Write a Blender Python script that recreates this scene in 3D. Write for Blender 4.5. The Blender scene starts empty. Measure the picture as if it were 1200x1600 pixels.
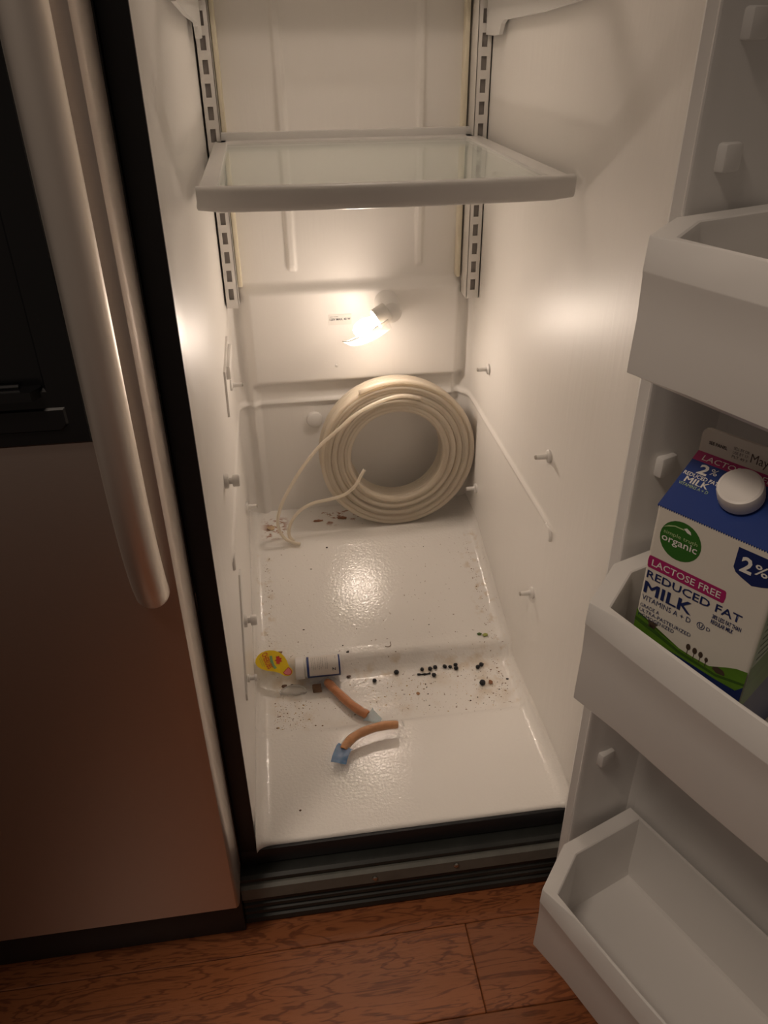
import bpy, bmesh, math, random
from mathutils import Matrix, Vector, Quaternion
R = math.radians
random.seed(7)
SC = bpy.context.scene
COL = SC.collection

# ------------------------------------------------------------------ camera
cd = bpy.data.cameras.new('camera')
cam = bpy.data.objects.new('camera', cd)
COL.objects.link(cam)
cd.sensor_fit = 'VERTICAL'
cd.sensor_height = 24.0
cd.lens = 1213.13 / 1600.0 * 24.0
cd.clip_start = 0.01
RW = ((0.9897, -0.0825, 0.1166), (-0.1430, -0.5181, 0.8433), (-0.0091, -0.8513, -0.5246))
Xc = Vector([RW[i][0] for i in range(3)]).normalized()
Yc = Vector([-RW[i][1] for i in range(3)])
Yc = (Yc - Xc * Yc.dot(Xc)).normalized()
Zc = Xc.cross(Yc)
cam.matrix_world = Matrix(((Xc.x, Yc.x, Zc.x, 0.0900), (Xc.y, Yc.y, Zc.y, -0.7200), (Xc.z, Yc.z, Zc.z, 0.9930), (0, 0, 0, 1)))
SC.camera = cam

# ------------------------------------------------------------------ world, exposure, added spot
SC.view_settings.view_transform = 'Standard'
SC.view_settings.look = 'None'
SC.view_settings.gamma = 1.0
SC.view_settings.exposure = 0.0
SC.view_settings.use_curve_mapping = False
wd = bpy.data.worlds.new('dim kitchen')
SC.world = wd
wd.use_nodes = True
wd.node_tree.nodes['Background'].inputs[0].default_value = (0.105, 0.084, 0.068, 1)
wd.node_tree.nodes['Background'].inputs[1].default_value = 0.7
ld = bpy.data.lights.new('added_spot', 'SPOT')  # added out of view, cone aimed to brighten door bins and floor
ld.energy = 50.0
ld.spot_size = R(37)
ld.spot_blend = 0.45
ld.shadow_soft_size = 0.22
ld.color = (1.0, 0.82, 0.66)
lo = bpy.data.objects.new('added_spot', ld)
COL.objects.link(lo)
lo.location = (-0.62, -0.80, 2.35)
lo.rotation_euler = (Vector((0.48, -0.32, -0.02)) - lo.location).to_track_quat('-Z', 'Y').to_euler()
BULB_STRENGTH = 210.0
FILL_STRENGTH = 14.5
BULB_COLOR = (1.0, 0.83, 0.69)

# ------------------------------------------------------------------ materials
def mat(name, col, rough=0.5, metal=0.0, spec=0.5, noise=None, bump=None, coat=0.0, trans=0.0, sss=0.0):
    m = bpy.data.materials.new(name)
    m.use_nodes = True
    nt = m.node_tree
    b = nt.nodes['Principled BSDF']
    b.inputs['Base Color'].default_value = (*col, 1)
    b.inputs['Roughness'].default_value = rough
    b.inputs['Metallic'].default_value = metal
    b.inputs['Specular IOR Level'].default_value = spec
    b.inputs['Coat Weight'].default_value = coat
    b.inputs['Transmission Weight'].default_value = trans
    tc = nt.nodes.new('ShaderNodeTexCoord')
    if noise:
        sc, amt = noise[0], noise[1]
        n = nt.nodes.new('ShaderNodeTexNoise')
        n.inputs['Scale'].default_value = sc
        n.inputs['Detail'].default_value = 4
        mp = nt.nodes.new('ShaderNodeMapping')
        mp.inputs['Scale'].default_value = noise[2] if len(noise) > 2 else (1, 1, 1)
        nt.links.new(tc.outputs['Object'], mp.inputs[0])
        nt.links.new(mp.outputs[0], n.inputs['Vector'])
        mx = nt.nodes.new('ShaderNodeMix')
        mx.data_type = 'RGBA'
        mx.inputs[6].default_value = (*[c * (1 - amt) for c in col], 1)
        mx.inputs[7].default_value = (*[min(1, c * (1 + amt)) for c in col], 1)
        nt.links.new(n.outputs['Fac'], mx.inputs[0])
        nt.links.new(mx.outputs[2], b.inputs['Base Color'])
    if bump:
        n = nt.nodes.new('ShaderNodeTexNoise')
        n.inputs['Scale'].default_value = bump[0]
        n.inputs['Detail'].default_value = 3
        mp = nt.nodes.new('ShaderNodeMapping')
        mp.inputs['Scale'].default_value = bump[2] if len(bump) > 2 else (1, 1, 1)
        nt.links.new(tc.outputs['Object'], mp.inputs[0])
        nt.links.new(mp.outputs[0], n.inputs['Vector'])
        bp = nt.nodes.new('ShaderNodeBump')
        bp.inputs['Strength'].default_value = bump[1]
        bp.inputs['Distance'].default_value = 0.002
        nt.links.new(n.outputs['Fac'], bp.inputs['Height'])
        nt.links.new(bp.outputs[0], b.inputs['Normal'])
    return m

def film(name, col, amount, rough=0.12):
    """thin clear sheet: transparent mixed with a glossy plastic"""
    m = bpy.data.materials.new(name)
    m.use_nodes = True
    nt = m.node_tree
    b = nt.nodes['Principled BSDF']
    b.inputs['Base Color'].default_value = (*col, 1)
    b.inputs['Roughness'].default_value = rough
    t = nt.nodes.new('ShaderNodeBsdfTransparent')
    mx = nt.nodes.new('ShaderNodeMixShader')
    fr = nt.nodes.new('ShaderNodeLayerWeight')
    fr.inputs['Blend'].default_value = 0.5
    pw_ = nt.nodes.new('ShaderNodeMath')
    pw_.operation = 'POWER'
    pw_.inputs[1].default_value = 5.0
    nt.links.new(fr.outputs['Facing'], pw_.inputs[0])
    ad = nt.nodes.new('ShaderNodeMath')
    ad.operation = 'ADD'
    ad.inputs[1].default_value = amount
    nt.links.new(pw_.outputs[0], ad.inputs[0])
    nt.links.new(ad.outputs[0], mx.inputs[0])
    nt.links.new(t.outputs[0], mx.inputs[1])
    nt.links.new(b.outputs[0], mx.inputs[2])
    nt.links.new(mx.outputs[0], nt.nodes['Material Output'].inputs['Surface'])
    return m

def wax(name, col, frac, rough=0.3):
    """milky translucent plastic"""
    m = mat(name, col, rough)
    nt = m.node_tree
    b = nt.nodes['Principled BSDF']
    t = nt.nodes.new('ShaderNodeBsdfTranslucent')
    t.inputs[0].default_value = (*col, 1)
    mx = nt.nodes.new('ShaderNodeMixShader')
    mx.inputs[0].default_value = frac
    nt.links.new(b.outputs[0], mx.inputs[1])
    nt.links.new(t.outputs[0], mx.inputs[2])
    nt.links.new(mx.outputs[0], nt.nodes['Material Output'].inputs['Surface'])
    return m

WHITE = (0.89, 0.86, 0.82)
M_wall = mat('white liner plastic', WHITE, 0.40, spec=0.40, bump=(70, 0.22, (1, 1, 0.10)))
M_back = mat('white back panel plastic', WHITE, 0.32, bump=(120, 0.05))
M_white = mat('white moulded plastic', (0.78, 0.755, 0.72), 0.30)
M_shelf = mat('white shelf frame plastic', (0.74, 0.725, 0.70), 0.32)
M_bin = mat('white bin plastic', (0.75, 0.73, 0.71), 0.33)
M_door = mat('white door liner plastic', (0.74, 0.725, 0.71), 0.30)
M_gasket = mat('off white vinyl gasket', (0.62, 0.58, 0.53), 0.5)
M_track = mat('painted steel track', (0.80, 0.77, 0.73), 0.35)
M_cream = mat('yellowed sealing strip', (0.86, 0.79, 0.62), 0.4, noise=(9, 0.10, (1, 1, 2)))
M_black = mat('black painted steel', (0.015, 0.015, 0.017), 0.45, noise=(30, 0.3))
M_blackgloss = mat('black glossy plastic', (0.008, 0.008, 0.009), 0.22)
M_grille = mat('black grille plastic', (0.024, 0.026, 0.024), 0.42, noise=(25, 0.5))
M_grillegrey = mat('dusty grey grille plastic', (0.15, 0.150, 0.132), 0.5, noise=(30, 0.35))
M_steel = mat('brushed stainless steel', (0.68, 0.61, 0.56), 0.42, 1.0, noise=(60, 0.06, (1, 1, 40)), bump=(150, 0.012, (1, 1, 60)))
M_handle = mat('satin handle metal', (0.93, 0.86, 0.79), 0.46, 1.0, noise=(20, 0.04))
M_screw = mat('steel screw tip', (0.55, 0.52, 0.48), 0.3, 1.0)
M_darksock = mat('lamp socket plastic', (0.70, 0.67, 0.62), 0.4)
M_print_dark = mat('dark print', (0.03, 0.03, 0.035), 0.6)
M_paper = mat('paper sticker', (0.82, 0.79, 0.74), 0.6)

m = bpy.data.materials.new('lit bulb')
m.use_nodes = True
nt = m.node_tree
nt.nodes.remove(nt.nodes['Principled BSDF'])
e = nt.nodes.new('ShaderNodeEmission')
e.inputs[0].default_value = (*BULB_COLOR, 1)
e.inputs[1].default_value = BULB_STRENGTH
# emission lowered on the wall side to tame the hot spot behind the bulb
gn_ = nt.nodes.new('ShaderNodeNewGeometry')
sp_ = nt.nodes.new('ShaderNodeSeparateXYZ')
mr_ = nt.nodes.new('ShaderNodeMapRange')
mr_.inputs['From Min'].default_value = -0.55
mr_.inputs['From Max'].default_value = 0.45
mr_.inputs['To Min'].default_value = BULB_STRENGTH
mr_.inputs['To Max'].default_value = BULB_STRENGTH * 0.06
nt.links.new(gn_.outputs['Normal'], sp_.inputs[0])
nt.links.new(sp_.outputs[1], mr_.inputs['Value'])
nt.links.new(mr_.outputs[0], e.inputs[1])
nt.links.new(e.outputs[0], nt.nodes['Material Output'].inputs['Surface'])
M_bulb = m
M_fill = m.copy()  # glow of the added fill lamp overhead
M_fill.name = 'added fill glow'
M_fill.node_tree.links.remove(M_fill.node_tree.nodes['Emission'].inputs[1].links[0])
M_fill.node_tree.nodes['Emission'].inputs[1].default_value = FILL_STRENGTH
M_glass = film('shelf glass', (0.66, 0.72, 0.66), 0.055, 0.08)
M_clear = film('clear wrapper film', (0.85, 0.85, 0.82), 0.10, 0.10)
M_clearcap = film('clear bulb cover', (0.9, 0.85, 0.75), 0.10, 0.10)
M_cloudy = film('cloudy clear plastic', (0.90, 0.88, 0.84), 0.48, 0.15)
M_tube = wax('milky water tube', (0.96, 0.90, 0.80), 0.60, 0.30)

# ---- liner floor with dried spills (dirt has its own shape on the floor)
def floor_material():
    m = mat('white liner floor plastic', WHITE, 0.17)
    nt = m.node_tree
    N, Lk = nt.nodes, nt.links
    b = N['Principled BSDF']
    geo = N.new('ShaderNodeNewGeometry')
    sep = N.new('ShaderNodeSeparateXYZ')
    Lk.new(geo.outputs['Position'], sep.inputs[0])
    def mth(op, a, bb=None, clamp=False):
        n = N.new('ShaderNodeMath'); n.operation = op; n.use_clamp = clamp
        for i, v in enumerate((a, bb)):
            if v is None: continue
            if isinstance(v, (int, float)): n.inputs[i].default_value = v
            else: Lk.new(v, n.inputs[i])
        return n.outputs[0]
    def ramp(v, a, bq):
        n = N.new('ShaderNodeMapRange'); n.interpolation_type = 'SMOOTHSTEP'
        n.inputs['From Min'].default_value = a; n.inputs['From Max'].default_value = bq
        Lk.new(v, n.inputs['Value'])
        return n.outputs['Result']
    def noise(scale, det=3):
        n = N.new('ShaderNodeTexNoise'); n.inputs['Scale'].default_value = scale; n.inputs['Detail'].default_value = det
        Lk.new(geo.outputs['Position'], n.inputs['Vector'])
        return n.outputs['Fac']
    x, y, z = sep.outputs
    def box(x0, x1, y0, y1, f=0.012):
        a = mth('MULTIPLY', ramp(x, x0 - f, x0 + f), ramp(x, x1 + f, x1 - f))
        c = mth('MULTIPLY', ramp(y, y0 - f, y0 + f), ramp(y, y1 + f, y1 - f))
        return mth('MULTIPLY', a, c)
    # faint yellow brown film in the sunken part
    pool = box(0.02, 0.45, 0.215, 0.335, 0.02)
    st1 = mth('MULTIPLY', pool, ramp(noise(22, 5), 0.50, 0.75))
    right = mth('MULTIPLY', box(0.385, 0.445, 0.22, 0.34, 0.02), ramp(noise(38, 5), 0.38, 0.68))
    left = mth('MULTIPLY', box(0.025, 0.10, 0.21, 0.37, 0.02), ramp(noise(30, 5), 0.45, 0.72))
    rim = mth('MULTIPLY', box(0.03, 0.43, 0.312, 0.345, 0.008), ramp(noise(26, 5), 0.44, 0.62))
    cl = mth('MULTIPLY', box(0.425, 0.462, 0.22, 0.60, 0.008), ramp(noise(70, 5), 0.52, 0.68))
    cl2 = mth('MULTIPLY', box(0.012, 0.040, 0.33, 0.60, 0.008), ramp(noise(60, 5), 0.52, 0.70))
    hump = mth('MULTIPLY', box(0.03, 0.075, 0.635, 0.71, 0.012), ramp(noise(80, 5), 0.47, 0.58))
    hump2 = mth('MULTIPLY', box(0.13, 0.245, 0.67, 0.735, 0.012), ramp(noise(60, 5), 0.56, 0.66))
    pale = mth('MAXIMUM', mth('MAXIMUM', mth('MULTIPLY', st1, 0.22), mth('MULTIPLY', right, 0.42)), mth('MAXIMUM', mth('MULTIPLY', left, 0.32), mth('MULTIPLY', rim, 0.42)), True)
    pale = mth('MAXIMUM', pale, mth('MULTIPLY', mth('MAXIMUM', cl, cl2), 0.35))
    rust = mth('MAXIMUM', mth('MULTIPLY', hump, 0.85), mth('MULTIPLY', hump2, 0.85))
    spk = mth('MULTIPLY', box(0.0, 0.47, 0.20, 0.60, 0.03), ramp(noise(190, 2), 0.70, 0.76))
    m1 = N.new('ShaderNodeMix'); m1.data_type = 'RGBA'
    m1.inputs[6].default_value = (*WHITE, 1); m1.inputs[7].default_value = (0.54, 0.36, 0.15, 1)
    Lk.new(pale, m1.inputs[0])
    m2 = N.new('ShaderNodeMix'); m2.data_type = 'RGBA'
    m2.inputs[7].default_value = (0.36, 0.13, 0.05, 1)
    Lk.new(m1.outputs[2], m2.inputs[6]); Lk.new(rust, m2.inputs[0])
    m3 = N.new('ShaderNodeMix'); m3.data_type = 'RGBA'
    m3.inputs[7].default_value = (0.20, 0.10, 0.05, 1)
    Lk.new(m2.outputs[2], m3.inputs[6]); Lk.new(mth('MULTIPLY', spk, 0.8), m3.inputs[0])
    Lk.new(m3.outputs[2], b.inputs['Base Color'])
    # smear and droplet relief
    bp = N.new('ShaderNodeBump'); bp.inputs['Strength'].default_value = 0.40; bp.inputs['Distance'].default_value = 0.0012
    Lk.new(mth('ADD', noise(210, 2), mth('MULTIPLY', noise(60, 3), 0.4)), bp.inputs['Height'])
    Lk.new(bp.outputs[0], b.inputs['Normal'])
    return m
M_floor = floor_material()

# ------------------------------------------------------------------ object helpers
WM = {}
I4 = Matrix.Identity(4)
def link(name, mesh, mats, parent=None, M=I4, smooth=False, recalc=True, label=None, kind=None, recenter=True):
    if recalc:
        bm = bmesh.new(); bm.from_mesh(mesh)
        bmesh.ops.recalc_face_normals(bm, faces=bm.faces)
        bm.to_mesh(mesh); bm.free()
    if recenter and len(mesh.vertices):
        xs = [v.co.x for v in mesh.vertices]; ys = [v.co.y for v in mesh.vertices]; zs = [v.co.z for v in mesh.vertices]
        c = Vector(((min(xs) + max(xs)) / 2, (min(ys) + max(ys)) / 2, min(zs)))
        mesh.transform(Matrix.Translation(-c))
        M = M @ Matrix.Translation(c)
    o = bpy.data.objects.new(name, mesh)
    COL.objects.link(o)
    for mm in (mats if isinstance(mats, (list, tuple)) else [mats]):
        mesh.materials.append(mm)
    if parent is not None:
        o.parent = parent
        o.matrix_parent_inverse = WM[parent].inverted()
    o.matrix_basis = M
    WM[o] = M.copy()
    if smooth:
        mesh.polygons.foreach_set('use_smooth', [True] * len(mesh.polygons))
        if smooth is not True:
            try: mesh.set_sharp_from_angle(angle=R(smooth))
            except Exception: pass
    if label: o['label'] = label
    if kind: o['kind'] = kind
    return o

def mk(name, verts, faces, mats, parent=None, **k):
    me = bpy.data.meshes.new(name)
    me.from_pydata([tuple(v) for v in verts], [], faces)
    return link(name, me, mats, parent, **k)

def empty(name, loc, rotz=0.0, label=None, cat=None, group=None, M=None):
    o = bpy.data.objects.new(name, None)
    COL.objects.link(o)
    o.empty_display_size = 0.03
    M = M if M is not None else Matrix.Translation(loc) @ Matrix.Rotation(rotz, 4, 'Z')
    o.matrix_basis = M
    WM[o] = M.copy()
    tag(o, label, cat, group)
    return o

def tag(o, label=None, cat=None, group=None, kind=None):
    if label: o['label'] = label
    if cat: o['category'] = cat
    if group: o['group'] = group
    if kind: o['kind'] = kind
    return o

def bm_box(bm, lo, hi, bev=0.0, seg=2):
    r = bmesh.ops.create_cube(bm, size=1.0)
    vs = r['verts']
    for v in vs:
        v.co = Vector([(lo[i] + hi[i]) / 2 + v.co[i] * (hi[i] - lo[i]) for i in range(3)])
    if bev > 0:
        es = list({e for v in vs for e in v.link_edges})
        bmesh.ops.bevel(bm, geom=es, offset=bev, segments=seg, affect='EDGES', profile=0.5)

def box(name, lo, hi, mats, parent=None, bev=0.0, seg=2, **k):
    bm = bmesh.new(); bm_box(bm, lo, hi, bev, seg)
    me = bpy.data.meshes.new(name); bm.to_mesh(me); bm.free()
    k.setdefault('smooth', 35 if bev else False)
    return link(name, me, mats, parent, **k)

def loft(loops, closed_rings=True, cap0=True, cap1=True):
    n = len(loops[0]); V = []; F = []
    for lp in loops: V += [tuple(p) for p in lp]
    for i in range(len(loops) - 1):
        for j in range(n if closed_rings else n - 1):
            a = i * n + j; b = i * n + (j + 1) % n
            F.append((a, b, b + n, a + n))
    if cap0: F.append(tuple(range(n - 1, -1, -1)))
    if cap1: F.append(tuple(range((len(loops) - 1) * n, len(loops) * n)))
    return V, F

def frame_of(d):
    d = Vector(d).normalized()
    a = Vector((0, 0, 1)) if abs(d.z) < 0.9 else Vector((1, 0, 0))
    u = d.cross(a).normalized(); v = d.cross(u).normalized()
    return u, v

def tube_loops(pts, rad, seg=10):
    pts = [Vector(p) for p in pts]
    n = len(pts); loops = []
    u = None
    for i, p in enumerate(pts):
        t = (pts[min(i + 1, n - 1)] - pts[max(i - 1, 0)]).normalized()
        if u is None: u, v = frame_of(t)
        else:
            u = (u - t * u.dot(t)).normalized(); v = t.cross(u)
        r = rad(i / (n - 1)) if callable(rad) else rad
        loops.append([p + (u * math.cos(2 * math.pi * k / seg) + v * math.sin(2 * math.pi * k / seg)) * r for k in range(seg)])
    return loops

def lathe_loops(base, axis, prof, seg=24):
    base = Vector(base); axis = Vector(axis).normalized(); u, v = frame_of(axis)
    return [[base + axis * h + (u * math.cos(2 * math.pi * k / seg) + v * math.sin(2 * math.pi * k / seg)) * r for k in range(seg)] for r, h in prof]

def lathe(name, base, axis, prof, mats, parent=None, seg=24, smooth=40, **k):
    V, F = loft(lathe_loops(base, axis, prof, seg))
    return mk(name, V, F, mats, parent, smooth=smooth, **k)

def catmull(P, n=8):
    P = [Vector(p) for p in P]; Q = [P[0] * 2 - P[1]] + P + [P[-1] * 2 - P[-2]]
    out = []
    for i in range(1, len(Q) - 2):
        for k in range(n):
            t = k / n
            a, b, c, d = Q[i - 1], Q[i], Q[i + 1], Q[i + 2]
            out.append(0.5 * ((2 * b) + (c - a) * t + (2 * a - 5 * b + 4 * c - d) * t * t + (3 * b - a - 3 * c + d) * t ** 3))
    out.append(Q[-2]); return out

def sm(a, b, x):
    t = max(0.0, min(1.0, (x - a) / (b - a))); return t * t * (3 - 2 * t)

def text(name, body, org, xd, yd, h, mats, parent=None, width=None, bold=0.0, anchor=0.0, capref=None, lift=0.0, bend=None, shear=0.0):
    """flat print: org = lower left (anchor 0) / centre (0.5) of the line, xd along the line, yd up"""
    cu = bpy.data.curves.new(name, 'FONT')
    cu.body = body; cu.size = 1.0; cu.offset = bold; cu.resolution_u = 2; cu.shear = shear
    ob = bpy.data.objects.new('t', cu); COL.objects.link(ob)
    dg = bpy.context.evaluated_depsgraph_get()
    me = bpy.data.meshes.new_from_object(ob.evaluated_get(dg))
    bpy.data.objects.remove(ob); bpy.data.curves.remove(cu)
    xs = [v.co.x for v in me.vertices]; ys = [v.co.y for v in me.vertices]
    x0, x1 = min(xs), max(xs)
    sy = h / 0.69
    sx = (width / (x1 - x0)) if width else sy
    xd = Vector(xd).normalized(); yd = Vector(yd).normalized(); nd = xd.cross(yd)
    W_ = (x1 - x0) * sx
    for v in me.vertices:
        X = (v.co.x - x0) * sx - anchor * W_; Y = v.co.y * sy
        if bend: Y += bend * (1 - (2 * (X + anchor * W_) / W_ - 1) ** 2)
        v.co = Vector(org) + xd * X + yd * Y + nd * lift
    me.materials.clear()
    return link(name, me, mats, parent, recalc=False)

# ------------------------------------------------------------------ kitchen floor (planks)
def wood_material():
    m = mat('oiled oak plank', (0.22, 0.075, 0.03), 0.30)
    nt = m.node_tree; N, Lk = nt.nodes, nt.links
    b = N['Principled BSDF']
    tc = N.new('ShaderNodeTexCoord'); oi = N.new('ShaderNodeObjectInfo')
    mp = N.new('ShaderNodeMapping'); mp.inputs['Scale'].default_value = (1.2, 7.0, 1.0)
    ad = N.new('ShaderNodeVectorMath'); ad.operation = 'ADD'
    cx = N.new('ShaderNodeCombineXYZ')
    ml = N.new('ShaderNodeMath'); ml.operation = 'MULTIPLY'; ml.inputs[1].default_value = 7.0
    Lk.new(oi.outputs['Random'], ml.inputs[0]); Lk.new(ml.outputs[0], cx.inputs[0]); Lk.new(ml.outputs[0], cx.inputs[1])
    Lk.new(tc.outputs['Object'], ad.inputs[0]); Lk.new(cx.outputs[0], ad.inputs[1]); Lk.new(ad.outputs[0], mp.inputs[0])
    n1 = N.new('ShaderNodeTexNoise'); n1.inputs['Scale'].default_value = 5; n1.inputs['Detail'].default_value = 4; n1.inputs['Distortion'].default_value = 0.6
    Lk.new(mp.outputs[0], n1.inputs['Vector'])
    wv = N.new('ShaderNodeMath'); wv.operation = 'MULTIPLY'; wv.inputs[1].default_value = 55
    Lk.new(n1.outputs['Fac'], wv.inputs[0])
    sn = N.new('ShaderNodeMath'); sn.operation = 'SINE'; Lk.new(wv.outputs[0], sn.inputs[0])
    n2 = N.new('ShaderNodeTexNoise'); n2.inputs['Scale'].default_value = 40; n2.inputs['Detail'].default_value = 6
    mp2 = N.new('ShaderNodeMapping'); mp2.inputs['Scale'].default_value = (1.0, 12.0, 1.0)
    Lk.new(ad.outputs[0], mp2.inputs[0]); Lk.new(mp2.outputs[0], n2.inputs['Vector'])
    r1 = N.new('ShaderNodeMapRange'); r1.inputs['From Min'].default_value = 0.35; r1.inputs['From Max'].default_value = 1.0
    Lk.new(sn.outputs[0], r1.inputs['Value'])
    mx = N.new('ShaderNodeMix'); mx.data_type = 'RGBA'
    mx.inputs[6].default_value = (0.33, 0.115, 0.045, 1); mx.inputs[7].default_value = (0.15, 0.048, 0.022, 1)
    mm = N.new('ShaderNodeMath'); mm.operation = 'MULTIPLY'; mm.inputs[1].default_value = 0.82
    Lk.new(r1.outputs[0], mm.inputs[0]); Lk.new(mm.outputs[0], mx.inputs[0])
    mx2 = N.new('ShaderNodeMix'); mx2.data_type = 'RGBA'; mx2.blend_type = 'MULTIPLY'; mx2.inputs[0].default_value = 0.6
    cr = N.new('ShaderNodeMapRange'); cr.inputs['From Min'].default_value = 0.25; cr.inputs['From Max'].default_value = 0.45; cr.inputs['To Min'].default_value = 0.45; cr.inputs['To Max'].default_value = 1.2
    Lk.new(n2.outputs['Fac'], cr.inputs['Value'])
    Lk.new(mx.outputs[2], mx2.inputs[6]); Lk.new(cr.outputs[0], mx2.inputs[7])
    hs = N.new('ShaderNodeHueSaturation'); vv = N.new('ShaderNodeMapRange'); vv.inputs['To Min'].default_value = 0.75; vv.inputs['To Max'].default_value = 1.2
    Lk.new(oi.outputs['Random'], vv.inputs['Value']); Lk.new(vv.outputs[0], hs.inputs['Value']); Lk.new(mx2.outputs[2], hs.inputs['Color'])
    Lk.new(hs.outputs[0], b.inputs['Base Color'])
    bp = N.new('ShaderNodeBump'); bp.inputs['Strength'].default_value = 0.25; bp.inputs['Distance'].default_value = 0.001
    Lk.new(n2.outputs['Fac'], bp.inputs['Height']); Lk.new(bp.outputs[0], b.inputs['Normal'])
    return m
M_wood = wood_material()
ZF = -0.14
fl = empty('floor', (0, -0.3, ZF - 0.02)); tag(fl, kind='structure')
box('subfloor', (-1.6, -1.8, ZF - 0.03), (1.6, 0.9, ZF - 0.016), mat('dark subfloor', (0.02, 0.012, 0.008), 0.8), fl, label='dark underlay below the planks')
rows = [-1.75 + 0.0] 
pw = 0.1265
y = -0.0765 + 7 * pw
ri = 0
while y > -1.75:
    x0 = -1.55
    brk = [random.uniform(-0.9, -0.5), random.uniform(0.75, 1.3)]
    if ri == 7: brk = [-0.95, 0.295]
    if ri in (6, 8): brk = [-1.0, 0.9]
    xs = [x0] + brk + [1.55]
    for a, b_ in zip(xs[:-1], xs[1:]):
        box('plank', (a + 0.0004, y - pw + 0.0004, ZF - 0.016), (b_ - 0.0004, y - 0.0004, ZF), M_wood, fl, bev=0.0012, seg=1)
    y -= pw; ri += 1

# ------------------------------------------------------------------ refrigerator
W = 0.47; YB = 0.745; TOP = 1.32
fr = empty('refrigerator', (-0.01, 0.36, ZF), label='side by side refrigerator, stainless freezer door shut, emptied white fresh food side open and lit', cat='refrigerator')

# --- liner walls : one U shaped shell in plan, swept in height
def back_off(x, z):
    """how far the back wall stands out towards the viewer"""
    inx = sm(0.018, 0.046, x) * sm(W - 0.012, W - 0.036, x)
    d = 0.0
    d += 0.020 * inx * (1 - sm(0.582, 0.603, z))                       # lower part stands proud
    inr = sm(0.030, 0.048, x) * sm(W - 0.010, W - 0.030, x)
    d -= 0.020 * inr * (1 - sm(0.398, 0.412, z))                       # recess under the lamp panel
    for xc, hw in ((0.127, 0.0075), (0.364, 0.0065)):                     # moulded vertical ribs
        e_ = sm(hw + 0.002, hw - 0.003, abs(x - xc)) * sm(0.618, 0.630, z)
        d += 0.006 * e_
    return d
def wall_pts(z):
    rr = 0.030
    pl = []
    n1 = 36
    for i in range(n1 + 1):
        yy = -0.004 + (YB - rr + 0.004) * i / n1
        pl.append((-0.0045 * sm(0.03, -0.004, yy), yy, (1, 0)))
    for i in range(1, 9):
        a = math.pi / 2 * i / 9
        pl.append((rr - rr * math.cos(a), YB - rr + rr * math.sin(a), (math.cos(a), -math.sin(a))))
    n2 = 190
    for i in range(n2 + 1):
        pl.append((rr + (W - 2 * rr) * i / n2, YB, (0, -1)))
    right = [(W - p[0], p[1], (-p[2][0], p[2][1])) for p in pl[:n1 + 9][::-1]]
    return pl + right
zs = []
z = -0.005
while z < TOP:
    zs.append(z)
    z += 0.0035 if (0.33 < z < 0.42 or 0.56 < z < 0.65) else 0.011
zs.append(TOP)
V = []; F = []
for z in zs:
    for (x, y, nn) in wall_pts(z):
        rib = (0.0042 + 0.0030 * sm(0.70, 0.74, y)) * math.exp(-((z - 0.3625) / 0.0042) ** 2) * sm(0.200, 0.215, y)
        d = rib
        if y > 0.70:
            d += back_off(x, z) * sm(0.715, 0.745, y)
        V.append((x + nn[0] * d, y + nn[1] * d, z))
nc = len(wall_pts(0))
for i in range(len(zs) - 1):
    for j in range(nc - 1):
        a = i * nc + j
        F.append((a, a + 1, a + 1 + nc, a + nc))
liner = mk('liner_walls', V, F, M_wall, fr, smooth=True, label='glossy white moulded side and back walls of the fresh food compartment')
# hooked front ends of the side ribs
for sx in (0, 1):
    xx = 0.0 if sx == 0 else W
    dr = 1 if sx == 0 else -1
    V, F = loft(tube_loops(catmull([(xx + dr * 0.001, 0.222, 0.3625), (xx + dr * 0.0012, 0.209, 0.360), (xx + dr * 0.0012, 0.203, 0.352), (xx + dr * 0.001, 0.203, 0.344)], 5), 0.0034, 8))
    mk('rib_end', V, F, M_wall, fr, smooth=True)
# ceiling of the compartment
box('liner_ceiling', (-0.01, -0.004, TOP), (W + 0.01, YB + 0.03, TOP + 0.012), M_wall, fr)

# --- liner floor : profile in y swept across x, rounded up into the side walls
prof = [(0.0000, -0.0070), (0.0002, -0.0040), (0.0012, -0.0016), (0.0035, -0.0003), (0.007, 0.0), (0.0085, 0.0), (0.011, 0.0), (0.05, 0.0), (0.12, 0.0), (0.196, 0.0),
        (0.2035, -0.0003), (0.207, -0.0022), (0.212, -0.003), (0.24, -0.003), (0.28, -0.003), (0.315, -0.003), (0.324, -0.002),
        (0.3305, 0.002), (0.338, 0.010), (0.3445, 0.0195), (0.350, 0.0255), (0.357, 0.0285), (0.366, 0.0300), (0.373, 0.0320),
        (0.380, 0.0350), (0.40, 0.0415), (0.45, 0.0570), (0.50, 0.0725), (0.55, 0.0880), (0.585, 0.0990), (0.597, 0.1030),
        (0.606, 0.1065), (0.614, 0.1080), (0.625, 0.1085), (0.66, 0.1085), (0.70, 0.1085), (0.76, 0.1085), (0.79, 0.112)]
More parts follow.
